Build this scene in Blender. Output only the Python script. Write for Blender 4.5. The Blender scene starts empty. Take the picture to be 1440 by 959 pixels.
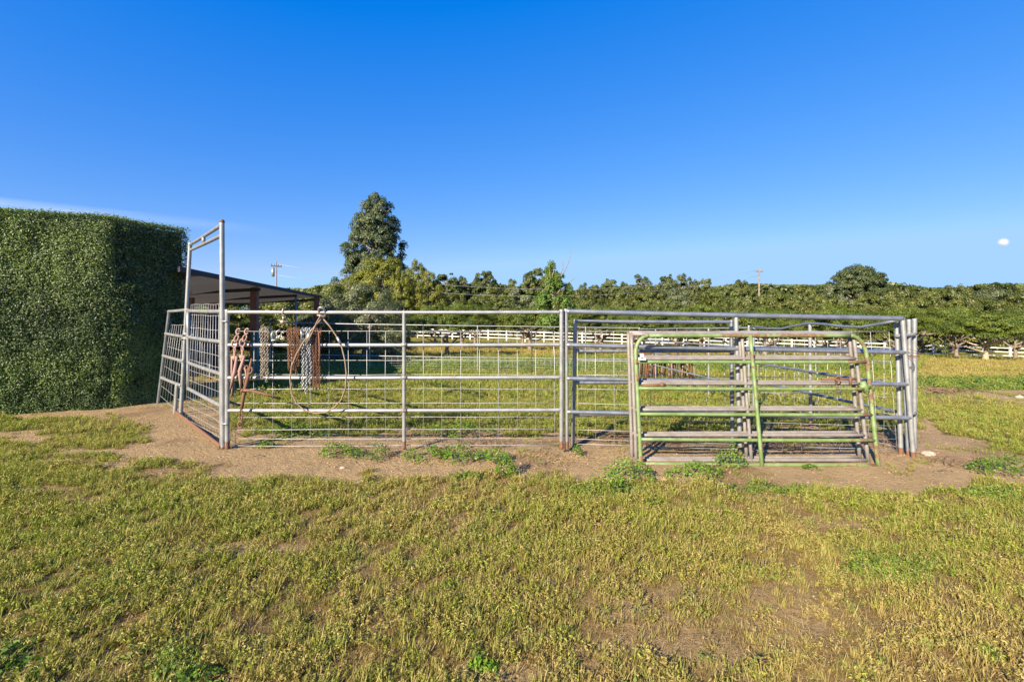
import bpy, math, random
import numpy as np
from mathutils import Vector
R = math.radians
rng = np.random.default_rng(7)
random.seed(7)
scene = bpy.context.scene
COL = scene.collection

# ------------------------------------------------------------------ camera
F, CX, HY, EYE = 640.0, 720.0, 441.0, 1.55          # photograph pixels (1440 wide), eye height in metres
cam = bpy.data.cameras.new('camera')
cam.sensor_width = 36.0
cam.lens = 36.0 * F / 1440.0
cam.shift_y = -(479.5 - HY) / 1440.0
cam.clip_start = 0.05
cam.clip_end = 9000
camo = bpy.data.objects.new('camera', cam)
camo.location = (0, 0, EYE)
camo.rotation_euler = (R(90), 0, 0)
COL.objects.link(camo)
scene.camera = camo

# ------------------------------------------------------------------ sky, sun, exposure
EXPO, SKY_S = 1.42, 0.14
SUN_AZ, SUN_EL = R(214.5), R(28)                     # clockwise from +Y
world = bpy.data.worlds.new('World')
scene.world = world
world.use_nodes = True
nt = world.node_tree
nt.nodes.clear()
wo = nt.nodes.new('ShaderNodeOutputWorld')
bg = nt.nodes.new('ShaderNodeBackground')
bg.inputs['Strength'].default_value = SKY_S
sky = nt.nodes.new('ShaderNodeTexSky')
sky.sky_type = 'NISHITA'
sky.sun_disc = False
sky.sun_elevation = SUN_EL
sky.sun_rotation = SUN_AZ
sky.altitude = 100
sky.air_density = 1.0
sky.dust_density = 0.25
sky.ozone_density = 3.0
hs = nt.nodes.new('ShaderNodeHueSaturation')
hs.inputs['Saturation'].default_value = 1.22
hs.inputs['Value'].default_value = 1.0
nt.links.new(sky.outputs[0], hs.inputs['Color'])
# thin cirrus streak low in the west of the view
tc = nt.nodes.new('ShaderNodeTexCoord')
mp = nt.nodes.new('ShaderNodeMapping')
mp.inputs['Rotation'].default_value = (R(6.5), 0, 0)
nt.links.new(tc.outputs['Generated'], mp.inputs['Vector'])
mp2 = nt.nodes.new('ShaderNodeMapping')
mp2.inputs['Scale'].default_value = (5, 5, 42)
nt.links.new(tc.outputs['Generated'], mp2.inputs['Vector'])
cn = nt.nodes.new('ShaderNodeTexNoise')
cn.inputs['Scale'].default_value = 1.6
cn.inputs['Detail'].default_value = 5
cn.inputs['Distortion'].default_value = 0.4
nt.links.new(mp2.outputs[0], cn.inputs['Vector'])
def wmath(op, a, b=None, clamp=False):
    n = nt.nodes.new('ShaderNodeMath'); n.operation = op; n.use_clamp = clamp
    for i, v in enumerate((a, b)):
        if v is None: continue
        if isinstance(v, (int, float)): n.inputs[i].default_value = v
        else: nt.links.new(v, n.inputs[i])
    return n.outputs[0]
sx = nt.nodes.new('ShaderNodeSeparateXYZ')
nt.links.new(tc.outputs['Generated'], sx.inputs[0])
# band: z/(-x) slope near the streak's elevation, fading towards the middle of the view
el = wmath('DIVIDE', sx.outputs[2], wmath('MAXIMUM', sx.outputs[1], 0.05))        # tan(elev) against depth axis
az = wmath('DIVIDE', sx.outputs[0], wmath('MAXIMUM', sx.outputs[1], 0.05))
centre = wmath('ADD', 0.150, wmath('MULTIPLY', wmath('ADD', az, 0.25), -0.105))
dist = wmath('ABSOLUTE', wmath('SUBTRACT', el, centre))
band = wmath('SUBTRACT', 1.0, wmath('DIVIDE', dist, 0.016), True)
left = wmath('MULTIPLY', wmath('ADD', az, 0.50), -1.9, True)
cl = wmath('MULTIPLY', wmath('MULTIPLY', band, left, True), wmath('MULTIPLY', wmath('SUBTRACT', cn.outputs[0], 0.15, True), 1.6), True)
# polarised, saturated blue of the photograph: per-channel response of the whole sky
sc_ = nt.nodes.new('ShaderNodeSeparateColor'); nt.links.new(hs.outputs[0], sc_.inputs[0])
K = 0.155; SO = SKY_S * 2 ** EXPO
rr_ = wmath('MULTIPLY', wmath('MINIMUM', wmath('POWER', wmath('MAXIMUM', wmath('SUBTRACT', wmath('MULTIPLY', sc_.outputs[0], K), .059), .001), .85), .52), .76 / SO)
gg_ = wmath('MULTIPLY', wmath('MINIMUM', wmath('POWER', wmath('MULTIPLY', sc_.outputs[1], K), .72), .94), .72 / SO)
bb_ = wmath('MULTIPLY', wmath('MINIMUM', wmath('POWER', wmath('MULTIPLY', sc_.outputs[2], K), .28), 1.0), 1.05 / SO)
cc_ = nt.nodes.new('ShaderNodeCombineColor')
for i_, v_ in enumerate((rr_, gg_, bb_)): nt.links.new(v_, cc_.inputs[i_])
mx = nt.nodes.new('ShaderNodeMix'); mx.data_type = 'RGBA'
nt.links.new(cl, mx.inputs[0])
nt.links.new(cc_.outputs[0], mx.inputs[6])
mx.inputs[7].default_value = (.62 / SO, .80 / SO, 1.05 / SO, 1)
nt.links.new(mx.outputs[2], bg.inputs['Color'])
nt.links.new(bg.outputs[0], wo.inputs['Surface'])

sl = bpy.data.lights.new('sun', 'SUN')
sl.energy = 5.0
sl.angle = R(0.5)
sl.color = (1.0, 0.86, 0.66)
so = bpy.data.objects.new('sun', sl)
sdir = Vector((math.sin(SUN_AZ) * math.cos(SUN_EL), math.cos(SUN_AZ) * math.cos(SUN_EL), math.sin(SUN_EL)))
so.rotation_euler = sdir.to_track_quat('Z', 'Y').to_euler()
so.location = (-8, -10, 12)
COL.objects.link(so)
vs = scene.view_settings
vs.view_transform = 'Standard'; vs.look = 'None'; vs.gamma = 1.0
vs.exposure = EXPO
scene.cycles.use_denoising = True
scene.cycles.max_bounces = 6
scene.cycles.transparent_max_bounces = 8

# ------------------------------------------------------------------ ground height, pixel helpers
def _lattice(seed, n=64):
    return np.random.default_rng(seed).random((n, n))
_LAT = [_lattice(100 + i) for i in range(8)]
def vnoise(x, y, f, k=0):
    L = _LAT[k % 8]; n = L.shape[0]
    X = np.asarray(x, float) * f + 17.3 * k; Y = np.asarray(y, float) * f + 9.1 * k
    ix = np.floor(X).astype(int); iy = np.floor(Y).astype(int)
    fx = X - ix; fy = Y - iy
    fx = fx * fx * (3 - 2 * fx); fy = fy * fy * (3 - 2 * fy)
    a = L[ix % n, iy % n]; b = L[(ix + 1) % n, iy % n]; c = L[ix % n, (iy + 1) % n]; d = L[(ix + 1) % n, (iy + 1) % n]
    return (a * (1 - fx) + b * fx) * (1 - fy) + (c * (1 - fx) + d * fx) * fy
def fbm(x, y, f, k=0, o=4):
    s = 0; w = 1; t = 0
    for i in range(o):
        s = s + w * vnoise(x, y, f * 2 ** i, k + i); t += w; w *= .55
    return s / t
def gbase(x, y):
    x = np.asarray(x, float); y = np.asarray(y, float)
    yy = np.clip(y - 5.2, 0, 60); xx = np.clip(x + 3.27, -12, 60)
    return -0.0362 * yy - 0.01 * xx - 0.000441 * xx * yy
def bumps(x, y):
    w = np.clip((np.asarray(y, float) + 4) / 4, 0, 1)
    return w * (0.05 * (fbm(x, y, 0.9, 1, 3) - .5) + 0.022 * (fbm(x, y, 5.0, 3, 3) - .5))
def gz(x, y): return gbase(x, y) + bumps(x, y)
def W(px, py, d): return Vector(((px - CX) / F * d, d, EYE - (py - HY) / F * d))
def G(px, py):
    d = 5.0
    for _ in range(60):
        x = (px - CX) / F * d
        d = 0.5 * d + 0.5 * (EYE - float(gbase(x, d))) * F / max(py - HY, 1)
    x = (px - CX) / F * d
    return Vector((x, d, float(gz(x, d))))
def at(px, d):
    x = (px - CX) / F * d
    return Vector((x, d, float(gz(x, d))))

# ------------------------------------------------------------------ materials
def mat(name):
    m = bpy.data.materials.new(name); m.use_nodes = True
    n = m.node_tree; b = n.nodes['Principled BSDF']
    return m, n, b
def N(n, t, **kw):
    o = n.nodes.new(t)
    for k, v in kw.items():
        if k in ('operation', 'data_type', 'blend_type', 'attribute_name', 'attribute_type', 'use_clamp', 'feature'): setattr(o, k, v)
        else: o.inputs[k.replace('_', ' ')].default_value = v
    return o
def ramp(n, src, stops):
    r = n.nodes.new('ShaderNodeValToRGB'); e = r.color_ramp.elements
    while len(e) < len(stops): e.new(0.5)
    for i, (p, c) in enumerate(stops):
        e[i].position = p; e[i].color = c if len(c) == 4 else (*c, 1)
    n.links.new(src, r.inputs[0]); return r.outputs[0]
def mixc(n, fac, a, b, blend='MIX'):
    m = n.nodes.new('ShaderNodeMix'); m.data_type = 'RGBA'; m.blend_type = blend
    for i, v in ((0, fac), (6, a), (7, b)):
        if hasattr(v, 'is_linked'): n.links.new(v, m.inputs[i])
        elif i == 0: m.inputs[0].default_value = v
        else: m.inputs[i].default_value = v if len(v) == 4 else (*v, 1)
    return m.outputs[2]
def mth(n, op, a, b=None, clamp=False):
    m = n.nodes.new('ShaderNodeMath'); m.operation = op; m.use_clamp = clamp
    for i, v in enumerate((a, b)):
        if v is None: continue
        if hasattr(v, 'is_linked'): n.links.new(v, m.inputs[i])
        else: m.inputs[i].default_value = v
    return m.outputs[0]
def noise(n, scale, detail=4, rough=.55, vec=None):
    t = n.nodes.new('ShaderNodeTexNoise'); t.inputs['Scale'].default_value = scale
    t.inputs['Detail'].default_value = detail; t.inputs['Roughness'].default_value = rough
    if vec is not None: n.links.new(vec, t.inputs['Vector'])
    return t.outputs[0]
def pos(n): return n.nodes.new('ShaderNodeNewGeometry').outputs['Position']
def objc(n): return n.nodes.new('ShaderNodeTexCoord').outputs['Object']
def bump(n, b, h, strength, dist=.01):
    u = n.nodes.new('ShaderNodeBump'); u.inputs['Strength'].default_value = strength; u.inputs['Distance'].default_value = dist
    n.links.new(h, u.inputs['Height']); n.links.new(u.outputs[0], b.inputs['Normal'])

def metal(name, c0, c1, rust_c=(.195, .095, .055), metallic=.55, rough=.42, rustiness=.0, spot=30):
    m, n, b = mat(name)
    p = objc(n)
    big = noise(n, 9, 4, .6, p); fine = noise(n, spot * 3, 3, .6, p)
    base = mixc(n, ramp(n, big, [(.35, (0, 0, 0)), (.65, (1, 1, 1))]), c0, c1)
    base = mixc(n, mth(n, 'MULTIPLY', fine, .35), base, tuple(x * .45 for x in c0))
    at_ = N(n, 'ShaderNodeAttribute', attribute_name='rust')
    rn = noise(n, spot, 5, .65, p)
    rm = mth(n, 'ADD', at_.outputs['Fac'], rustiness - .5)
    rm = mth(n, 'ADD', rm, rn)
    rmask = ramp(n, rm, [(.50, (0, 0, 0)), (.62, (1, 1, 1))])
    rc = mixc(n, fine, rust_c, tuple(x * .45 for x in rust_c))
    n.links.new(mixc(n, rmask, base, rc), b.inputs['Base Color'])
    mm = n.nodes.new('ShaderNodeMath'); mm.operation = 'MULTIPLY_ADD'
    n.links.new(rmask, mm.inputs[0]); mm.inputs[1].default_value = -metallic; mm.inputs[2].default_value = metallic
    n.links.new(mm.outputs[0], b.inputs['Metallic'])
    rr = n.nodes.new('ShaderNodeMath'); rr.operation = 'MULTIPLY_ADD'
    n.links.new(rmask, rr.inputs[0]); rr.inputs[1].default_value = .85 - rough; rr.inputs[2].default_value = rough
    n.links.new(rr.outputs[0], b.inputs['Roughness'])
    bump(n, b, rn, .25, .003)
    return m
M = {}
M['galv'] = metal('galvanised_pipe', (.25, .26, .265), (.37, .38, .385), metallic=.4, rough=.42, rustiness=.0)
M['galv_dark'] = metal('dull_galvanised_pipe', (.22, .25, .29), (.34, .37, .41), metallic=.7, rough=.42, rustiness=.0)
M['wire'] = metal('galvanised_wire', (.40, .41, .42), (.52, .53, .53), metallic=.3, rough=.45, rustiness=.0)
M['green'] = metal('green_gate_paint', (.115, .180, .050), (.19, .265, .115), metallic=0., rough=.5, rustiness=.20, spot=22)
M['grey'] = metal('weathered_grey_paint', (.185, .165, .150), (.26, .24, .225), metallic=.1, rough=.55, rustiness=.04, spot=22)
M['rust'] = metal('rusted_iron', (.17, .085, .045), (.25, .125, .065), metallic=.1, rough=.8, rustiness=.25)
M['rust2'] = metal('deep_rusted_iron', (.11, .045, .025), (.19, .075, .038), metallic=.1, rough=.8, rustiness=.25)
M['pink'] = metal('faded_red_paint', (.27, .155, .13), (.35, .225, .19), metallic=0, rough=.7, rustiness=.06)
M['chain_grey'] = metal('tarnished_steel', (.30, .26, .22), (.42, .37, .31), metallic=.6, rough=.5, rustiness=.10)
M['chain_silver'] = metal('bright_steel', (.34, .35, .36), (.46, .47, .48), metallic=.7, rough=.4)
M['cable'] = metal('brown_wire_rope', (.20, .14, .09), (.28, .20, .14), metallic=.2, rough=.7, rustiness=.1)
def plain(name, c, c2=None, rough=.7, scale=12, met=0, bmp=.2, transl=0):
    m, n, b = mat(name)
    c2 = c2 or tuple(x * .7 for x in c)
    ns = noise(n, scale, 5, .6, objc(n))
    n.links.new(mixc(n, ramp(n, ns, [(.35, (0, 0, 0)), (.65, (1, 1, 1))]), c, c2), b.inputs['Base Color'])
    b.inputs['Roughness'].default_value = rough; b.inputs['Metallic'].default_value = met
    bump(n, b, ns, bmp, .01)
    return m
M['white'] = plain('white_fence_paint', (.60, .60, .57), (.50, .50, .47), .5, 6, bmp=.05)
M['white_plastic'] = plain('white_plastic', (.82, .82, .78), (.7, .7, .66), .4, 40)
M['redwood'] = plain('red_brown_timber', (.24, .105, .070), (.16, .07, .048), .8, 8)
M['teal'] = plain('teal_plastic', (.02, .17, .19), (.02, .11, .14), .5, 9)
M['bark'] = plain('grey_brown_bark', (.24, .19, .15), (.12, .09, .07), .95, 14, bmp=.8)
M['bark_pale'] = plain('pale_bark', (.42, .33, .22), (.26, .19, .12), .95, 14, bmp=.8)
M['pole'] = plain('weathered_pole_wood', (.23, .19, .15), (.16, .13, .10), .9, 3)
M['pole_grey'] = plain('grey_pole_wood', (.20, .21, .22), (.14, .14, .15), .9, 3)
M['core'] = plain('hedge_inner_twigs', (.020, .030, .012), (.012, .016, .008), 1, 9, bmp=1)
M['rock'] = plain('pale_stone', (.45, .34, .26), (.34, .24, .18), .9, 20)
M['dark_wood'] = plain('blackened_timber', (.035, .035, .042), (.02, .02, .025), .8, 6)
M['line'] = plain('grey_wire_line', (.30, .32, .33), (.25, .26, .28), .6, 3)
def cloth(name, c, tr):
    m, n, b = mat(name)
    ns = noise(n, 3, 5, .6, objc(n))
    col = mixc(n, ns, c, tuple(x * 1.6 for x in c))
    n.links.new(col, b.inputs['Base Color']); b.inputs['Roughness'].default_value = .9
    t = n.nodes.new('ShaderNodeBsdfTranslucent'); t.inputs['Color'].default_value = (*tr, 1)
    a = n.nodes.new('ShaderNodeAddShader')
    n.links.new(b.outputs[0], a.inputs[0]); n.links.new(t.outputs[0], a.inputs[1])
    n.links.new(a.outputs[0], n.nodes['Material Output'].inputs['Surface'])
    bump(n, b, noise(n, 2.2, 3, .5, objc(n)), .5, .05)
    return m
M['shade'] = cloth('black_shade_cloth', (.055, .055, .058), (.030, .029, .028))
M['tarp'] = cloth('navy_tarpaulin', (.030, .034, .052), (.01, .012, .02))

def leafmat(name, cols, transl=.25, rough=.45, spec=.35, lightness=1.0, patch=0.0, patch_cols=None):
    """per-leaf colour from the point attribute 'tint'; cols = stops"""
    m, n, b = mat(name)
    a = N(n, 'ShaderNodeAttribute', attribute_name='tint')
    stops = [(i / (len(cols) - 1), tuple(x * lightness for x in c)) for i, c in enumerate(cols)]
    col = ramp(n, a.outputs['Fac'], stops)
    oi = n.nodes.new('ShaderNodeObjectInfo')
    h = n.nodes.new('ShaderNodeHueSaturation')
    v = n.nodes.new('ShaderNodeMath'); v.operation = 'MULTIPLY_ADD'; v.inputs[1].default_value = .35; v.inputs[2].default_value = .82
    n.links.new(oi.outputs['Random'], v.inputs[0]); n.links.new(v.outputs[0], h.inputs['Value'])
    n.links.new(col, h.inputs['Color'])
    n.links.new(h.outputs[0], b.inputs['Base Color'])
    b.inputs['Roughness'].default_value = rough
    b.inputs['Specular IOR Level'].default_value = spec
    t = n.nodes.new('ShaderNodeBsdfTranslucent')
    tcx = mixc(n, 1.0, h.outputs[0], (1.15, 1.25, .55), 'MULTIPLY')
    n.links.new(tcx, t.inputs['Color'])
    s = n.nodes.new('ShaderNodeMixShader'); s.inputs[0].default_value = transl
    n.links.new(b.outputs[0], s.inputs[1]); n.links.new(t.outputs[0], s.inputs[2])
    n.links.new(s.outputs[0], n.nodes['Material Output'].inputs['Surface'])
    return m
M['hedge'] = leafmat('hedge_leaf', [(.074, .125, .044), (.138, .210, .062), (.21, .30, .082), (.36, .40, .26)], .3, .5, .35)
M['euc'] = leafmat('eucalyptus_leaf', [(.040, .062, .030), (.070, .098, .044), (.110, .132, .060), (.15, .14, .07)], .25)
M['yellowbush'] = leafmat('yellow_green_leaf', [(.060, .082, .010), (.125, .145, .014), (.190, .190, .020), (.22, .19, .03)], .25)
M['grove'] = leafmat('grove_leaf', [(.040, .062, .018), (.075, .100, .022), (.110, .128, .034), (.14, .130, .045)], .22)
M['shrub'] = leafmat('shrub_leaf', [(.045, .062, .013), (.085, .108, .018), (.125, .138, .028), (.155, .140, .042)], .22)
M['greyshrub'] = leafmat('grey_green_leaf', [(.050, .070, .030), (.100, .122, .055), (.155, .175, .09), (.24, .24, .15)], .2)
M['orchard'] = leafmat('orchard_leaf', [(.050, .080, .011), (.090, .130, .015), (.135, .165, .022), (.16, .18, .03)], .3)
M['sapling'] = leafmat('pale_green_leaf', [(.070, .140, .022), (.11, .19, .03), (.14, .22, .04), (.17, .24, .06)], .35)
M['pine'] = leafmat('pine_needle', [(.040, .062, .020), (.062, .088, .026), (.090, .115, .034), (.11, .12, .04)], .15)
M['weed'] = leafmat('weed_leaf', [(.060, .130, .012), (.100, .195, .016), (.145, .255, .024), (.20, .30, .04)], .3, .5)

# ------------------------------------------------------------------ mesh builders
def set3(o, label=None, cat=None, group=None, kind=None):
    if label: o['label'] = label
    if cat: o['category'] = cat
    if group: o['group'] = group
    if kind: o['kind'] = kind
    return o
BASE = {}
def thing(name, base, label, cat, group=None):
    o = bpy.data.objects.new(name, None); COL.objects.link(o)
    o.location = base; o.empty_display_size = .2
    BASE[o] = Vector(base)
    return set3(o, label, cat, group)
class MB:
    def __init__(s): s.v = []; s.f = []; s.r = []
    def tube(s, pts, rad, sides=10, rust=None, cap=True, closed=False):
        pts = [Vector(p) for p in pts]; n = len(pts); o = len(s.v)
        rads = rad if isinstance(rad, (list, tuple)) else [rad] * n
        rs = rust if isinstance(rust, (list, tuple)) else [rust or 0.0] * n
        up = None
        for i, p in enumerate(pts):
            if closed: t = pts[(i + 1) % n] - pts[i - 1]
            else: t = pts[min(i + 1, n - 1)] - pts[max(i - 1, 0)]
            t.normalize()
            if up is None:
                up = Vector((0, 0, 1)) if abs(t.z) < .9 else Vector((0, 1, 0))
            a = t.cross(up).normalized(); b = a.cross(t).normalized(); up = b
            for k in range(sides):
                th = 2 * math.pi * k / sides
                s.v.append(p + (a * math.cos(th) + b * math.sin(th)) * rads[i]); s.r.append(rs[i])
        m = n if closed else n - 1
        for i in range(m):
            i0 = o + i * sides; i1 = o + ((i + 1) % n) * sides
            for k in range(sides):
                k2 = (k + 1) % sides
                s.f.append((i0 + k, i0 + k2, i1 + k2, i1 + k))
        if cap and not closed:
            s.f.append(tuple(o + k for k in reversed(range(sides))))
            s.f.append(tuple(o + (n - 1) * sides + k for k in range(sides)))
        return s
    def box(s, c, size, rz=0, rust=0.0, rx=0, ry=0):
        from mathutils import Euler
        e = Euler((rx, ry, rz)).to_matrix(); c = Vector(c); o = len(s.v)
        for dx in (-.5, .5):
            for dy in (-.5, .5):
                for dz in (-.5, .5):
                    s.v.append(c + e @ Vector((dx * size[0], dy * size[1], dz * size[2]))); s.r.append(rust)
        for f in ((0, 1, 3, 2), (4, 6, 7, 5), (0, 4, 5, 1), (2, 3, 7, 6), (0, 2, 6, 4), (1, 5, 7, 3)):
            s.f.append(tuple(o + i for i in f))
        return s
    def beam(s, a, b, w, h, rust=0.0):
        a = Vector(a); b = Vector(b); d = (b - a); L = d.length
        rz = math.atan2(d.y, d.x); ry = -math.asin(d.z / L)
        return s.box((a + b) / 2, (L, w, h), rz, rust, 0, ry)
    def sphere(s, c, r, seg=10, rings=6, rust=0.0, sc=(1, 1, 1)):
        o = len(s.v); c = Vector(c)
        for i in range(rings + 1):
            th = math.pi * i / rings
            for k in range(seg):
                ph = 2 * math.pi * k / seg
                s.v.append(c + Vector((r * sc[0] * math.sin(th) * math.cos(ph), r * sc[1] * math.sin(th) * math.sin(ph), r * sc[2] * math.cos(th)))); s.r.append(rust)
        for i in range(rings):
            for k in range(seg):
                s.f.append((o + i * seg + k, o + (i + 1) * seg + k, o + (i + 1) * seg + (k + 1) % seg, o + i * seg + (k + 1) % seg))
        return s
    def build(s, name, m, parent=None, smooth=True, base=None):
        me = bpy.data.meshes.new(name)
        b = BASE.get(parent, Vector()) if base is None else Vector(base)
        me.from_pydata([tuple(v - b) for v in s.v], [], s.f)
        a = me.attributes.new('rust', 'FLOAT', 'POINT'); a.data.foreach_set('value', np.array(s.r, dtype=np.float32))
        me.materials.append(m)
        if smooth:
            me.polygons.foreach_set('use_smooth', [len(p.vertices) <= 4 for p in me.polygons])
        o = bpy.data.objects.new(name, me); COL.objects.link(o)
        if parent is not None: o.parent = parent; BASE[o] = b
        elif base is not None: o.location = b; BASE[o] = b
        return o
def pipe_pts(a, b, n=6):
    a = Vector(a); b = Vector(b)
    return [a.lerp(b, i / n) for i in range(n + 1)]
def post(parent, bot, top, r=.024, m=None, foot=.10, name='post', cap_rust=.0):
    """vertical pipe, rusty foot"""
    bot = Vector(bot); top = Vector(top); L = (top - bot).length
    foot_ = max(foot, .06)
    ts = [0, .01, foot_ / L * .9, foot_ / L * 1.1, .35, .7, .985, 1]
    pts = [bot.lerp(top, t) for t in ts]
    rust = [.7 if foot else 0] * 3 + [.0 if i < 7 else cap_rust for i in range(3, 8)]
    return MB().tube(pts, r, 10, rust).build(name, m or M['galv'], parent)
def rail(parent, a, b, r=.021, m=None, ends=.22, name='rail'):
    a = Vector(a); b = Vector(b); L = (b - a).length; e = min(.035 / L, .2)
    ts = [0, e, e * 1.5, .25, .5, .75, 1 - e * 1.5, 1 - e, 1]
    sag = -.004
    pts = [a.lerp(b, t) + Vector((0, 0, sag * 4 * t * (1 - t))) for t in ts]
    rr = [ends, ends, 0, 0, 0, 0, 0, ends, ends]
    return MB().tube(pts, r, 10, rr).build(name, m or M['galv'], parent)
def wire_grid(parent, a0, b0, a1, b1, nv, zs, r=.0028, name='wire_mesh', m=None, sides=4):
    """a0,b0 = lower ends, a1,b1 = upper ends; zs = fractions of the horizontals"""
    mb = MB(); a0, b0, a1, b1 = map(Vector, (a0, b0, a1, b1))
    for i in range(nv):
        t = i / (nv - 1) if nv > 1 else 0
        p = a0.lerp(b0, t); q = a1.lerp(b1, t)
        w = Vector((random.uniform(-.006, .006), random.uniform(-.006, .006), 0))
        mb.tube([p, p.lerp(q, .5) + w, q], r, sides)
    for z in zs:
        p = a0.lerp(a1, z); q = b0.lerp(b1, z)
        mb.tube([p.lerp(q, k / 8) + Vector((0, random.uniform(-.005, .005), random.uniform(-.004, .004))) for k in range(9)], r, sides)
    return mb.build(name, m or M['wire'], parent)

def fast_mesh(name, verts, quads, tris=None, attrs=None, m=None):
    me = bpy.data.meshes.new(name)
    nq = 0 if quads is None else len(quads); ntr = 0 if tris is None else len(tris)
    me.vertices.add(len(verts)); me.vertices.foreach_set('co', np.asarray(verts, np.float32).ravel())
    loops = np.concatenate([np.asarray(q, np.int32).ravel() for q in (quads, tris) if q is not None and len(q)])
    me.loops.add(len(loops)); me.loops.foreach_set('vertex_index', loops)
    me.polygons.add(nq + ntr)
    st = np.concatenate([np.arange(nq) * 4, nq * 4 + np.arange(ntr) * 3]).astype(np.int32)
    me.polygons.foreach_set('loop_start', st)
    me.update(calc_edges=True)
    for k, v in (attrs or {}).items():
        a = me.attributes.new(k, 'FLOAT', 'POINT'); a.data.foreach_set('value', np.asarray(v, np.float32))
    if m: me.materials.append(m)
    me.validate()
    return me
def norm(v): return v / np.maximum(np.linalg.norm(v, axis=1, keepdims=True), 1e-9)
def leaf_arrays(C, Nn, length, width, fold=.25, rg=None):
    """diamond leaves: 4 verts, one bent quad each"""
    rg = rg or rng; n = len(C)
    Nn = norm(Nn); t = norm(np.cross(Nn, rg.normal(size=(n, 3)))); s = np.cross(Nn, t)
    L = (np.asarray(length) * np.ones(n))[:, None]; Wd = (np.asarray(width) * np.ones(n))[:, None]
    a = C - t * L * .5; c = C + t * L * .5
    b = C + s * Wd * .5 + Nn * Wd * fold; d = C - s * Wd * .5 + Nn * Wd * fold
    v = np.stack([a, b, c, d], 1).reshape(-1, 3)
    q = np.arange(4 * n).reshape(-1, 4)
    return v, q
def leaf_mesh(name, C, Nn, length, width, tint, m, rg=None):
    v, q = leaf_arrays(C, Nn, length, width, rg=rg)
    return fast_mesh(name, v, q, None, {'tint': np.repeat(tint, 4)}, m)
def ob(name, me, parent=None, loc=None):
    o = bpy.data.objects.new(name, me); COL.objects.link(o)
    if loc is not None: o.location = loc
    if parent is not None: o.parent = parent
    return o

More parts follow.
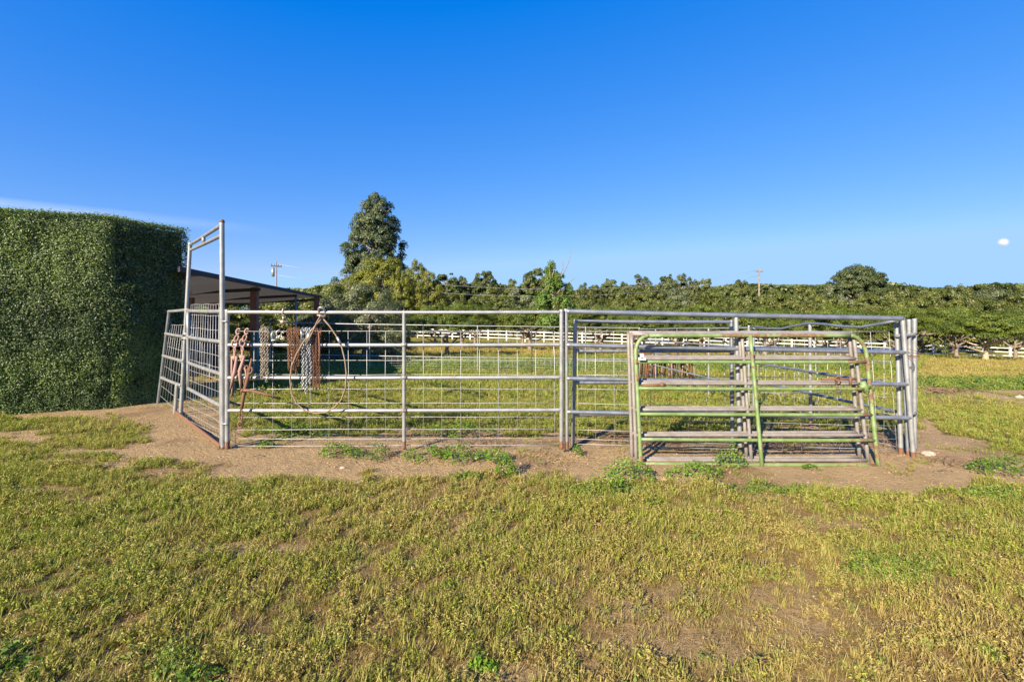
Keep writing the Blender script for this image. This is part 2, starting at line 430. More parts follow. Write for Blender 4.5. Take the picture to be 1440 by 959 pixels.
# ------------------------------------------------------------------ ground regions
def uv_of(x, y):
    yy = np.maximum(y, .3)
    return CX + F * x / yy, HY + F * (EYE - gbase(x, y)) / yy
VF = ([-400, 0, 100, 150, 220, 300, 450, 700, 900, 1100, 1300, 1380, 1440, 1900], [652, 652, 646, 655, 665, 669, 674, 668, 674, 687, 688, 680, 686, 700])
VR = ([1290, 1310, 1340, 1400, 1440, 1900], [585, 598, 612, 634, 643, 690])
def sm(x, a, b): t = np.clip((x - a) / (b - a), 0, 1); return t * t * (3 - 2 * t)
def ell(u, v, cu, cv, ru, rv): return np.clip(1.4 - np.sqrt(((u - cu) / ru) ** 2 + ((v - cv) / rv) ** 2), 0, 1)
def region(x, y):
    """-> density of grass 0..1, green 0..1 (fresh against yellow olive), gold 0..1 (dry), mulch (also debris and painted shade behind the gates)"""
    x = np.asarray(x, float); y = np.asarray(y, float)
    u, v = uv_of(x, y)
    n1 = fbm(x, y, 1.1, 2, 4) - .5; n2 = fbm(x, y, 3.7, 5, 3) - .5; n3 = fbm(x, y, .45, 4, 3) - .5
    vv = v + n2 * 40 + n1 * 14
    near = y < 5.6
    fore = sm(vv, np.interp(u, *VF) - 2, np.interp(u, *VF) + 3)
    d = fore * (0.95 - .5 * sm(n1, .05, .25))
    thin = np.zeros_like(x)
    for e in ((900, 890, 150, 60), (1110, 860, 80, 70), (970, 835, 80, 30), (1010, 930, 100, 40), (700, 945, 90, 25), (60, 690, 70, 10), (370, 770, 110, 16), (1180, 735, 90, 14), (1010, 715, 80, 10)):
        thin = np.maximum(thin, ell(u, v, *e))
    d = d * (1 - .62 * sm(thin + n2 * 1.3, .25, .9))
    # left dirt with patches
    lp = np.zeros_like(x)
    for e in ((120, 608, 100, 30), (25, 645, 80, 34), (30, 598, 90, 14), (120, 645, 70, 12), (230, 655, 60, 10)):
        lp = np.maximum(lp, ell(u, v, *e))
    d = np.maximum(d, (v < np.interp(u, *VF)) * (u < 300) * sm(lp + n2 * 1.2, .45, .85) * .75)
    # pen inside
    lim = np.interp(u, [330, 800, 860, 1290], [612, 616, 612, 600])
    pen = (u > 320) * (u < 1300) * sm(lim - vv, 0, 6) * (v > 500)
    d = np.maximum(d, pen * .95)
    # right of the pen
    rg_ = (u >= 1288) * sm(np.interp(u, *VR) - vv, 0, 8) * sm(vv, 563, 572)
    d = np.maximum(d, rg_ * .95)
    road = (u > 1285) * sm(v + n2 * 14, 545, 550) * (v < 572)
    d = np.maximum(d, road * .35 * sm(n1, -.05, .1))
    farr = (v <= 548) * (u > 1285) * .95
    d = np.maximum(d, farr)
    d = np.maximum(d, (v <= 503) * .9)
    d = np.where((u < 330) & (v < 575) & (v > 500), .25, d)
    green = .35 + n1 * 1.3
    green = np.where(pen > .5, .55 + n1, green)
    green = np.maximum(green, (u > 320) * (u < 1300) * (v < 522) * (v > 500) * 1.0)
    green = np.maximum(green, (u > 1285) * sm(v + n2 * 10, 529, 533) * (v < 550) * 1.1)
    for e in ((1250, 800, 90, 30), (1400, 700, 60, 14), (1080, 690, 90, 10), (860, 690, 80, 14), (250, 940, 60, 28), (20, 930, 50, 35), (680, 930, 22, 16), (640, 672, 60, 5), (1410, 655, 50, 14)):
        green = np.maximum(green, 1.2 * ell(u, v, *e))
    gold = .28 + n3 * 1.2 + n2 * .8
    gold = gold + .26 * sm(v, 760, 930) + .18 * (u > 1050) * (v > 700)
    gold = np.where(pen > .5, .12 + n2 * .6, gold)
    band = sm(v, 482, 488) * (v < 503) * (u < 1290) + (u >= 1290) * sm(v, 502, 507) * (v < 532)
    gold = np.maximum(gold, band * (.8 + n1 * 1.2))
    gold = np.where((v < 484), .35 + n1, gold)
    gold = gold * (1 - .7 * np.clip(green, 0, 1) * (green > .9))
    mulch = (u > 1285) * ell(u, v, 1310, 549, 55, 5) + .75 * ell(u, v + n2 * 16, 1080, 618, 190, 12) + .4 * sm(n1, .08, .2) * (d < .3) * (v > 560)  # middle ellipse paints the leaning gates' shade into the soil colour, with dark debris
    d = np.maximum(d, .13 * sm(n1 + n2 * 1.2, .06, .22) * (u > 280) * (y < 7))
    return np.clip(d, 0, 1), np.clip(green, 0, 1), np.clip(gold, 0, 1), np.clip(mulch, 0, 1)

def build_ground():
    ys = np.concatenate([np.linspace(-60, -2, 12), np.linspace(-1.5, 1.4, 8), np.arange(1.45, 8, .035), np.geomspace(8.05, 70, 150), np.geomspace(75, 2500, 22)])
    fx = np.concatenate([np.arange(0, 7, .045), np.geomspace(7.05, 90, 110), np.geomspace(95, 2500, 20)])
    xs = np.concatenate([-fx[::-1][:-1], fx])
    X, Y = np.meshgrid(xs, ys)
    x = X.ravel(); y = Y.ravel()
    z = gz(x, y)
    hill = 0
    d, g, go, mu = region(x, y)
    nx, ny = len(xs), len(ys)
    i = np.arange(nx - 1)[None, :] + nx * np.arange(ny - 1)[:, None]
    q = np.stack([i, i + 1, i + 1 + nx, i + nx], -1).reshape(-1, 4)
    m, n, b = mat('soil_and_turf')
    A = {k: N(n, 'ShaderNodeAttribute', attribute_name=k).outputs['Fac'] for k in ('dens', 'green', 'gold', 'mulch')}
    p = pos(n)
    n1 = noise(n, 3, 6, .65, p); n2 = noise(n, 22, 6, .7, p); n3 = noise(n, 110, 4, .7, p)
    dirt = mixc(n, ramp(n, n1, [(.35, (0, 0, 0)), (.65, (1, 1, 1))]), (.38, .262, .132), (.28, .182, .088))
    dirt = mixc(n, ramp(n, n3, [(.3, (0, 0, 0)), (.7, (1, 1, 1))]), dirt, (.43, .315, .175))
    dirt = mixc(n, ramp(n, n2, [(.56, (0, 0, 0)), (.72, (1, 1, 1))]), dirt, (.17, .105, .055))
    thatch = mixc(n, n3, (.11, .068, .030), (.34, .225, .10))
    turf = mixc(n, A['green'], (.135, .145, .020), (.075, .170, .014))
    turf = mixc(n, ramp(n, n2, [(.35, (0, 0, 0)), (.7, (1, 1, 1))]), turf, (.17, .16, .045))
    goldc = mixc(n, n2, (.46, .30, .085), (.30, .215, .055))
    far = mth(n, 'MULTIPLY_ADD', 0, 0)
    sep = n.nodes.new('ShaderNodeSeparateXYZ'); n.links.new(p, sep.inputs[0])
    fr = n.nodes.new('ShaderNodeMapRange'); fr.inputs[1].default_value = 4.5; fr.inputs[2].default_value = 11
    n.links.new(sep.outputs[1], fr.inputs[0])
    gmix = mixc(n, mth(n, 'MULTIPLY', A['gold'], 1.0, True), turf, goldc)
    grass = mixc(n, fr.outputs[0], mixc(n, .18, thatch, gmix), gmix)
    dm = mth(n, 'ADD', A['dens'], mth(n, 'MULTIPLY', mth(n, 'SUBTRACT', n2, .5), .9), True)
    col = mixc(n, ramp(n, dm, [(.22, (0, 0, 0)), (.50, (1, 1, 1))]), dirt, grass)
    col = mixc(n, A['mulch'], col, mixc(n, n2, (.06, .03, .02), (.16, .08, .05)))  # one dark brown for mulch, debris and the painted gate shade
    n.links.new(col, b.inputs['Base Color'])
    b.inputs['Roughness'].default_value = .95; b.inputs['Specular IOR Level'].default_value = .1
    hh = mth(n, 'ADD', mth(n, 'MULTIPLY', n2, 1.0), mth(n, 'MULTIPLY', n3, .35))
    bump(n, b, hh, 1.0, .05)
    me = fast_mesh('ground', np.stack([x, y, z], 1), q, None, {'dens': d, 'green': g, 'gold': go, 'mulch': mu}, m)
    me.polygons.foreach_set('use_smooth', [True] * len(me.polygons))
    set3(ob('ground', me), None, None, None, 'structure')['label'] = 'dry trampled ground of dirt and patchy pasture'
build_ground()

# ------------------------------------------------------------------ grass
def blade_tuft(seed, nb, h, spread, w, lean, curl, dry_p, seeds=False):
    rg = np.random.default_rng(seed); V = []; Q = []; T = []; dry = []; hh = []
    for i in range(nb):
        a = rg.uniform(0, 2 * math.pi); r = spread * math.sqrt(rg.random())
        bx, by = r * math.cos(a), r * math.sin(a)
        az = a + rg.normal(0, .9); ln = lean * rg.uniform(.3, 1.5); H = h * rg.uniform(.45, 1.25)
        sd = np.array([-math.sin(az), math.cos(az), 0]); dr = np.array([math.cos(az), math.sin(az), 0])
        o = len(V); dv = 1.0 if rg.random() < dry_p else rg.uniform(0, .45)
        ww = w * rg.uniform(.7, 1.4)
        ang = ln; p = np.array([bx, by, -.006]); seg = H / 3
        for k in range(4):
            wk = ww * (1, .95, .65, 0)[k]
            if k < 3: V += [p - sd * wk / 2, p + sd * wk / 2]
            else: V += [p]
            p = p + (dr * math.sin(ang) + np.array([0, 0, math.cos(ang)])) * seg
            ang += curl * rg.uniform(.4, 1.4)
        Q += [(o, o + 1, o + 3, o + 2), (o + 2, o + 3, o + 5, o + 4)]; T += [(o + 4, o + 5, o + 6)]
        dry += [dv] * 7; hh += [0, 0, .33, .33, .66, .66, 1]
    return fast_mesh('grass_tuft', np.array(V), Q, T, {'dry': dry, 'hh': hh}, None)
def herb_tuft(seed, stems, rad, h, leaf):
    rg = np.random.default_rng(seed); C = []; Nn = []; dr = []; hh = []
    for _ in range(stems):
        a = rg.uniform(0, 6.28); r = rad * math.sqrt(rg.random()); b = np.array([r * math.cos(a), r * math.sin(a), 0])
        H = h * rg.uniform(.5, 1.3); t = np.array([math.cos(a) * .5 + rg.normal(0, .25), math.sin(a) * .5 + rg.normal(0, .25), 1.0]); t /= np.linalg.norm(t)
        dv = rg.uniform(0, .5) if rg.random() > .15 else 1
        for k in range(8):
            f = (k + 1) / 8; C.append(b + t * H * f + rg.normal(0, .003, 3)); Nn.append(rg.normal(0, 1, 3) + np.array([0, 0, .6])); dr.append(dv); hh.append(f)
    n = len(C); C = np.array(C); Nn = np.array(Nn)
    v, q = leaf_arrays(C, Nn, leaf * rg.uniform(.7, 1.5, n), leaf * .33 * rg.uniform(.7, 1.3, n), rg=rg)
    return fast_mesh('herb_tuft', v, q, None, {'dry': np.repeat(dr, 4), 'hh': np.repeat(hh, 4)}, None)
def clover_tuft(seed, nl, rad, h, leaf):
    rg = np.random.default_rng(seed)
    a = rg.uniform(0, 2 * math.pi, nl); r = rad * np.sqrt(rg.random(nl))
    z = h * (1 - .6 * (r / rad) ** 2) * rg.uniform(.35, 1.1, nl)
    C = np.stack([r * np.cos(a), r * np.sin(a), z], 1)
    Nn = np.stack([np.cos(a) * .5, np.sin(a) * .5, np.ones(nl)], 1) + rg.normal(0, .35, (nl, 3))
    v, q = leaf_arrays(C, Nn, leaf * rg.uniform(.7, 1.3, nl), leaf * .85 * rg.uniform(.7, 1.2, nl), rg=rg)
    return fast_mesh('clover_tuft', v, q, None, {'dry': np.repeat(rg.uniform(0, .3, nl), 4), 'hh': np.repeat(rg.uniform(.3, 1, nl), 4)}, None)

def grass_mat(name, green0, green1, straw0, straw1, tr=.3):
    m, n, b = mat(name)
    dry = N(n, 'ShaderNodeAttribute', attribute_name='dry').outputs['Fac']
    hh = N(n, 'ShaderNodeAttribute', attribute_name='hh').outputs['Fac']
    ig = N(n, 'ShaderNodeAttribute', attribute_name='pgreen', attribute_type='INSTANCER').outputs['Fac']
    io = N(n, 'ShaderNodeAttribute', attribute_name='pgold', attribute_type='INSTANCER').outputs['Fac']
    ir = N(n, 'ShaderNodeAttribute', attribute_name='prand', attribute_type='INSTANCER').outputs['Fac']
    g = mixc(n, ig, green0, green1)
    g = mixc(n, mth(n, 'MULTIPLY', dry, .8), g, (.23, .21, .05))
    s = mixc(n, ir, straw0, straw1)
    g = mixc(n, mth(n, 'MULTIPLY', ir, .45), g, (.085, .135, .018))
    k = mth(n, 'ADD', mth(n, 'MULTIPLY', io, .75), mth(n, 'MULTIPLY', mth(n, 'SUBTRACT', ir, .5), .9))
    k = mth(n, 'ADD', k, mth(n, 'MULTIPLY', mth(n, 'GREATER_THAN', dry, .9), .8), True)
    k = mth(n, 'MULTIPLY', k, mth(n, 'SUBTRACT', 1.15, mth(n, 'MULTIPLY', hh, .15)), True)
    col = mixc(n, k, g, s)
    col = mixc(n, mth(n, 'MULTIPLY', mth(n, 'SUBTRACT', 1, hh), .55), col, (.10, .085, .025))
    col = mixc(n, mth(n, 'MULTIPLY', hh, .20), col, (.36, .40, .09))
    n.links.new(col, b.inputs['Base Color'])
    b.inputs['Roughness'].default_value = .55; b.inputs['Specular IOR Level'].default_value = .25
    t = n.nodes.new('ShaderNodeBsdfTranslucent'); n.links.new(mixc(n, 1, col, (1.1, 1.15, .6), 'MULTIPLY'), t.inputs['Color'])
    sh = n.nodes.new('ShaderNodeMixShader'); sh.inputs[0].default_value = tr
    n.links.new(b.outputs[0], sh.inputs[1]); n.links.new(t.outputs[0], sh.inputs[2])
    n.links.new(sh.outputs[0], n.nodes['Material Output'].inputs['Surface'])
    return m
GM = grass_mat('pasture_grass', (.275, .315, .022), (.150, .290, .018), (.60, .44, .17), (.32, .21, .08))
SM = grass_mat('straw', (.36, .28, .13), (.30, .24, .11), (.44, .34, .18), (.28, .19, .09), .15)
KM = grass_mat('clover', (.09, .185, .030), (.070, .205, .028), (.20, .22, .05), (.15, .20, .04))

def scatter(name, label, P, rot, scl, idx, attrs, variants, material, lay=None):
    col = bpy.data.collections.new(name + '_source')
    for i, me in enumerate(variants):
        me.materials.append(material)
        o = bpy.data.objects.new('%s_source_%02d' % (name, i), me); col.objects.link(o)
    me = bpy.data.meshes.new(name)
    me.vertices.add(len(P)); me.vertices.foreach_set('co', P.astype(np.float32).ravel())
    def fa(k, v, t='FLOAT'):
        a = me.attributes.new(k, t, 'POINT')
        a.data.foreach_set('vector' if t == 'FLOAT_VECTOR' else 'value', np.ascontiguousarray(v, dtype=np.int32 if t == 'INT' else np.float32).ravel())
    fa('rot', rot, 'FLOAT_VECTOR'); fa('scl', scl); fa('idx', idx, 'INT')
    for k, v in attrs.items(): fa(k, v)
    o = bpy.data.objects.new(name, me); COL.objects.link(o)
    g = bpy.data.node_groups.new(name + '_nodes', 'GeometryNodeTree')
    g.interface.new_socket('Geometry', in_out='INPUT', socket_type='NodeSocketGeometry')
    g.interface.new_socket('Geometry', in_out='OUTPUT', socket_type='NodeSocketGeometry')
    gi = g.nodes.new('NodeGroupInput'); go = g.nodes.new('NodeGroupOutput')
    ci = g.nodes.new('GeometryNodeCollectionInfo'); ci.inputs['Collection'].default_value = col
    ci.inputs['Separate Children'].default_value = True; ci.inputs['Reset Children'].default_value = True
    ip = g.nodes.new('GeometryNodeInstanceOnPoints'); ip.inputs['Pick Instance'].default_value = True
    def na(k, t):
        x = g.nodes.new('GeometryNodeInputNamedAttribute'); x.data_type = t; x.inputs['Name'].default_value = k
        return [s for s in x.outputs if s.enabled][0]
    g.links.new(gi.outputs[0], ip.inputs['Points']); g.links.new(ci.outputs[0], ip.inputs['Instance'])
    g.links.new(na('idx', 'INT'), ip.inputs['Instance Index'])
    g.links.new(na('rot', 'FLOAT_VECTOR'), ip.inputs['Rotation'])
    g.links.new(na('scl', 'FLOAT'), ip.inputs['Scale'])
    g.links.new(ip.outputs[0], go.inputs[0])
    md = o.modifiers.new('scatter', 'NODES'); md.node_group = g
    return set3(o, label, None, None, 'stuff')

def points(bands, seed):
    rg = np.random.default_rng(seed); out = []
    for y0, y1, dens, sc in bands:
        w = 1.28 * y1 + .8; n = int((y1 - y0) * 2 * w * dens)
        x = rg.uniform(-w, w, n); y = rg.uniform(y0, y1, n)
        k = np.abs(x) < 1.28 * y + .8
        out.append(np.stack([x[k], y[k], np.full(k.sum(), sc)], 1))
    return np.concatenate(out), rg
def grow(name, label, bands, seed, pick, variants, material, tilt=.12, zoff=0.0):
    a, rg = points(bands, seed)
    x, y, sc = a.T
    d, g, go, mu = region(x, y)
    keep = rg.random(len(x)) < pick(d, g, go, x, y)
    x, y, sc, d, g, go = (k[keep] for k in (x, y, sc, d, g, go))
    z = gz(x, y) + zoff; n = len(x)
    rot = np.stack([rg.normal(0, tilt, n), rg.normal(0, tilt, n), rg.uniform(0, 6.28, n)], 1)
    s = sc * rg.uniform(.6, 1.35, n) * (.75 + .4 * d)
    scatter(name, label, np.stack([x, y, z], 1), rot, s, rg.integers(0, len(variants), n), {'pgreen': g, 'pgold': go, 'prand': rg.random(n)}, variants, material)
def not_under(x, y):
    # nothing grows inside the hedge
    return ~((x < -6.1) & (y > 7.2) & (y < 9.6))
def clumpy(x, y):
    c = sm(vnoise(x, y, 13.0, 6) * .62 + vnoise(x, y, 3.7, 2) * .38, .36, .56)
    return np.where(y < 7, .20 + .80 * c, .35 + .65 * c)
BG = [(1.3, 3.2, 1900, .9), (3.2, 5.6, 1300, 1.05), (5.6, 9, 420, 1.25), (9, 18, 75, 2.0), (18, 34, 14, 2.8), (34, 60, 3.5, 4.0)]
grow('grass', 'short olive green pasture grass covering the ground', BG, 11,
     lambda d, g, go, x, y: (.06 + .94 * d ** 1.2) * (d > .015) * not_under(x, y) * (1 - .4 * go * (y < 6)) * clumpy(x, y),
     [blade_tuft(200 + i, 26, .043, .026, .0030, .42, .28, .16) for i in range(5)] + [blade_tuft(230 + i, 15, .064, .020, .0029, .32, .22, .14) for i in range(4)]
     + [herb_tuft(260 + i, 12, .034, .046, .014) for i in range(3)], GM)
BS = [(1.3, 3.2, 1500, .8), (3.2, 5.6, 800, .9), (5.6, 9, 50, 1.3), (9, 30, 6, 2.2)]
grow('dry_straw', 'tan dry grass stems lying through the turf', BS, 12,
     lambda d, g, go, x, y: (.04 + (.30 + .7 * go) * (d > .12)) * not_under(x, y) * (.3 + .7 * sm(vnoise(x, y, 4.0, 3), .3, .65)),
     [blade_tuft(300 + i, 9, .042, .05, .0022, 1.2, .28, 1.0) for i in range(6)] + [blade_tuft(320 + i, 5, .085, .04, .0018, 1.3, .16, 1.0) for i in range(2)], SM, .15)
BC = [(1.3, 3.2, 260, .8), (3.2, 6.2, 170, 1.0), (6.2, 9, 60, 1.4), (9, 19, 22, 2.2)]
grow('clover', 'low leafy green clover in fresh patches', BC, 13,
     lambda d, g, go, x, y: np.clip(sm(g, .72, 1.0) * .95 + .03, 0, 1) * (d > .15) * not_under(x, y),
     [clover_tuft(400 + i, 30, .055, .05, .018) for i in range(4)], KM)

# ------------------------------------------------------------------ clipped hedge
def build_hedge():
    base = G(160, 570)
    # footprint corners: front left (off frame), front corner, back corner
    A = Vector((-11.0, 5.25)); B = Vector((-6.74, 7.70)); C = Vector((-6.30, 8.95)); D = Vector((-11.6, 8.6))
    # front face follows the picture: x=0px lies about 7.0 m away
    A = Vector((-7.9, 7.03)); dirv = (A - B).normalized(); A = B + dirv * 5.5
    D = A + (C - B)
    zb = float(gz(B.x, B.y)) - .05
    H = EYE + 138 / F * 7.7 - zb
    t = thing('clipped_hedge', (B.x, B.y, zb), 'tall dense clipped green hedge beside the pen, sunlit front and dark end', 'hedge')
    # core
    def face(a, b, n, rg, dens, th=.16):
        L = (b - a).length; cnt = int(L * H * dens)
        s = rg.random(cnt); z = rg.random(cnt); nn = np.array([n.x, n.y, 0])
        ax = a.x + (b.x - a.x) * s; ay = a.y + (b.y - a.y) * s
        zz = z * H
        lump = .12 * (fbm(s * L, zz, 1.3, 2, 3) - .5) + .09 * (fbm(s * L, zz, 6, 3, 2) - .5)
        cn_ = (1 - np.clip((b - B).length * 9 + (1 - s) * L / .28, 0, 1)) ** 2 + (1 - np.clip((a - B).length * 9 + s * L / .28, 0, 1)) ** 2
        cn_ += (1 - np.clip((b - C).length * 9 + (1 - s) * L / .25, 0, 1)) ** 2
        lump = lump - .09 * cn_ + (rg.random(cnt) < .01) * rg.uniform(0, .07, cnt)
        dd = -rg.exponential(.05, cnt).clip(0, th) + rg.normal(0, .012, cnt) + lump
        # rounded top edge and slightly tucked foot
        rt = np.clip((zz - (H - .24)) / .24, 0, 1); dd = dd - .12 * rt ** 2 + .04 * np.clip(1 - zz / .4, 0, 1)
        P = np.stack([ax, ay, zz + zb], 1) + nn * dd[:, None]
        Nn = nn * 1.0 + rg.normal(0, .75, (cnt, 3)) + np.array([0, 0, .35])
        pt = fbm(s * L + a.x, zz + a.y, .9, 4, 3)
        tint = .30 + 1.7 * (pt - .5) + rg.normal(0, .17, cnt) + .28 * sm(1.6 - zz, 0, 1.2) * sm(pt, .40, .55)
        silver = rg.random(cnt) < (.06 + .13 * sm(zz, .8, 2.0))
        tint = np.where(silver, rg.uniform(.85, 1, cnt), np.clip(tint, 0, .72))
        return P, Nn, tint
    rg = np.random.default_rng(55)
    def outn(a, b):
        d = (b - a).normalized(); return Vector((d.y, -d.x))
    out = []
    out.append(face(A, B, outn(A, B), rg, 9500))
    out.append(face(B, C, outn(B, C), rg, 9500))
    out.append(face(C, D, outn(C, D), rg, 700))
    # top
    cnt = 26000
    s = rg.random(cnt); q = rg.random(cnt)
    px = A.x + (B.x - A.x) * s + (C.x - B.x) * q; py = A.y + (B.y - A.y) * s + (C.y - B.y) * q
    zz = zb + H - .03 + .07 * (fbm(px, py, 2.5, 1, 3) - .5) + rg.normal(0, .022, cnt) + (rg.random(cnt) < .02) * rg.uniform(0, .07, cnt)
    out.append((np.stack([px, py, zz], 1), np.array([0, 0, 1.]) + rg.normal(0, .6, (cnt, 3)), np.clip(rg.normal(.38, .22, cnt), 0, 1)))
    P = np.concatenate([o[0] for o in out]); Nn = np.concatenate([o[1] for o in out]); T = np.concatenate([o[2] for o in out])
    me = leaf_mesh('leaves', P - np.array([B.x, B.y, zb]), Nn, rg.uniform(.021, .044, len(P)), rg.uniform(.011, .019, len(P)), T, M['hedge'], rg)
    o = ob('leaves', me, t); o['kind'] = 'stuff'
    # twiggy inner volume
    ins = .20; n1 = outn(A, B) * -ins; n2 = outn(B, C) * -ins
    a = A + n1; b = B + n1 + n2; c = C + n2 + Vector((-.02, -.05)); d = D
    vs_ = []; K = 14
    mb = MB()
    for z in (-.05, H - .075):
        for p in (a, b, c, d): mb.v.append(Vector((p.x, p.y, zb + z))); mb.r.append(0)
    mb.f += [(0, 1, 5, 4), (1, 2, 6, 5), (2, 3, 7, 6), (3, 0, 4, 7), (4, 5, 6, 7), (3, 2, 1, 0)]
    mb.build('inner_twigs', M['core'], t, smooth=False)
    # stray shoots on the top
    sh = MB()
    for i in range(26):
        s = random.random(); q = random.random()
        p = Vector((A.x + (B.x - A.x) * s + (C.x - B.x) * q, A.y + (B.y - A.y) * s + (C.y - B.y) * q, zb + H - .04))
        sh.tube([p, p + Vector((random.uniform(-.03, .03), random.uniform(-.03, .03), random.uniform(.05, .13)))], .003, 4)
    sh.build('stray_shoots', M['core'], t)['kind'] = 'stuff'
build_hedge()

# ------------------------------------------------------------------ corral: front panels
RAILY = [439.5, 485, 530.5, 576]
def panel(name, label, L0, L1, R0, R1, fr, rr=.021, pr=.024, mids=(), m=None, foot=.10, group='corral panels', wire=None, endposts=True, capr=.3):
    """L0/L1 bottom/top of the left post, R0/R1 of the right; fr = rail heights as fraction of the post"""
    L0, L1, R0, R1 = map(Vector, (L0, L1, R0, R1))
    t = thing(name, (L0 + R0) / 2, label, 'fence panel', group)
    if endposts:
        post(t, L0, L1, pr, m, foot, cap_rust=capr); post(t, R0, R1, pr, m, foot, cap_rust=capr)
    for f in fr: rail(t, L0.lerp(L1, f), R0.lerp(R1, f), rr, m)
    for k in mids: post(t, L0.lerp(R0, k), L1.lerp(R1, k) - Vector((0, 0, .015)), pr * .9, m, foot)
    if wire: wire_grid(t, *wire)
    return t
D = 5.2
# left front panel (between the arch gate and the middle posts)
fl0, fl1 = W(319.5, 632, D), W(319.5, 435, D); fr0, fr1 = W(789.5, 631, D + .02), W(789.5, 435, D + .02)
def frac(y, y0=632, y1=435): return (y0 - y) / (y0 - y1)
tA = panel('corral_panel', 'long galvanised four rail panel hung with chains, left half of the pen front', fl0, fl1, fr0, fr1,
           [frac(y) for y in (439, 485, 531, 577)], mids=(.528,), capr=.6)
wz = [466, 487, 507, 527, 547, 567, 587, 604, 617, 626]
def wy(y0, y1, ys): return [(y0 - y) / (y0 - y1) for y in ys]
a0 = W(331, 627, D + .07); b0 = W(780, 626, D + .07); a1 = W(331, 466, D + .07); b1 = W(780, 466, D + .07)
wire_grid(tA, a0, b0, a1, b1, 18, wy(627, 466, wz[:-1]) + [0.0])
for y in (452, 596):
    MB().tube([W(312, y, D - .02), W(321, y, D - .03)], .012, 8, .2).build('hinge_pin', M['galv'], tA)
# weld rust collars on the middle post of the left panel
for y in (485, 531, 577):
    p = W(568, y, D); MB().tube([p + Vector((-.034, 0, 0)), p + Vector((.034, 0, 0))], .0235, 10, .5).build('weld_collar', M['galv'], tA)

# right front panel, nearer and a heavier pipe
Bl0, Bl1 = W(797, 632, 5.27), W(796, 434, 5.27); Br0, Br1 = W(1285, 647, 5.10), W(1269, 447, 5.16)
tB = panel('corral_panel', 'long galvanised panel of thick pipe behind the leaning gates, right half of the pen front', Bl0, Bl1, Br0, Br1,
           [], rr=.026, mids=(), capr=.1)
for yl, yr, r in ((438, 448, .030), (485, 496, .025), (532, 541, .024), (579, 588, .024)):
    fl = (632 - yl) / 198; frr = (647 - yr) / 200
    rail(tB, Bl0.lerp(Bl1, fl), Br0.lerp(Br1, frr), r, M['galv_dark'])
post(tB, W(1041, 640, 5.19), W(1035, 446, 5.22), .024)
wire_grid(tB, W(812, 624, 5.36), W(1262, 640, 5.24), W(812, 466, 5.36), W(1250, 466, 5.3), 18, wy(624, 466, wz[:-1]) + [0.0])
# shorter panel standing just behind it
C0, C1 = W(805.5, 627, 5.52), W(809, 449, 5.52)
E0, E1 = W(1030, 622, 5.50), W(1028.5, 450, 5.50)
tC = panel('corral_panel', 'shorter galvanised panel standing directly behind the thick front rail', C0, C1, E0, E1, [.985, .75, .50, .25], rr=.022, mids=(), m=M['galv_dark'], foot=.0, capr=0)
# posts gathered at the right hand corner, each the end of its own side panel
tS = None
# ------------------------------------------------------------------ right side run, going back
def side_panel(p, q, label, hts=(1.50, 1.15, .80, .45), posts=True, mid=True, name='corral_panel', wire=False, sagtop=None, H=1.52, m=None, group='corral panels'):
    p = Vector((p[0], p[1], float(gz(*p)))); q = Vector((q[0], q[1], float(gz(*q))))
    t = thing(name, (p + q) / 2, label, 'fence panel', group)
    up = Vector((0, 0, 1))
    post(t, p, p + up * H, .022, m); post(t, q, q + up * H, .022, m)
    c = (p + q) / 2
    if mid: post(t, c, c + up * (H - .03), .02, m)
    for h in hts:
        rail(t, p + up * h, q + up * h, .0175, m)
    if wire:
        n = max(3, int((q - p).length / .2) + 1)
        wire_grid(t, p + up * .05, q + up * .05, p + up * wire, q + up * wire, n, [0, .15, .32, .5, .66, .83, 1], .0022)
    return t
P0 = (4.20, 15.0); P1 = (4.12, 11.35); P2 = (4.22, 7.95)
side_panel(P0, P1, 'galvanised side panel meeting the back corner beside the brown stakes', group='corral panels')
side_panel(P1, P2, 'galvanised side panel in the middle of the right hand run', group='corral panels')
# bent-topped side panel
def bent_panel():
    a = G(1055, 575); a = Vector((4.19, 7.85, float(gz(4.19, 7.85)))); b = Vector((4.52, 5.35, float(gz(4.52, 5.35))))
    t = thing('corral_panel', (a + b) / 2, 'galvanised side panel with a bent wavy top rail near the right corner', 'fence panel', 'corral panels')
    pts = [W(1055, 459, 7.9), W(1080, 462, 7.5), W(1100, 462, 7.2), W(1120, 457.5, 6.95), W(1139, 454.5, 6.7), W(1160, 456, 6.4), W(1185, 459, 6.1), W(1210, 460, 5.9), W(1235, 456, 5.7), W(1262, 450.5, 5.45)]
    MB().tube(pts, .018, 10, 0).build('top_rail', M['galv_dark'], t)
    for (x0, y0, d0, x1, y1, d1) in ((1056, 488, 7.9, 1262, 492, 5.45), (1066, 511, 7.7, 1262, 541, 5.45), (1066, 537, 7.7, 1262, 579, 5.45)):
        rail(t, W(x0, y0, d0), W(x1, y1, d1), .019, M['galv_dark'])
    m_ = W(1140, 594, 6.72); m_.z = float(gz(m_.x, m_.y))
    post(t, m_, W(1139, 455, 6.72), .024)
    p_ = W(1053, 459, 7.9); post(t, Vector((p_.x, p_.y, float(gz(p_.x, p_.y)))), p_ + Vector((0, 0, .02)), .02)
    post(t, W(1267, 641, 5.22), W(1261, 455, 5.30), .024)
    n = 13
    wire_grid(t, a + Vector((.05, 0, .04)), b + Vector((.05, 0, .04)), a + Vector((.05, 0, 1.3)), b + Vector((.05, 0, 1.3)), n, [0, .15, .3, .45, .6, .8, 1], .003)
bent_panel()
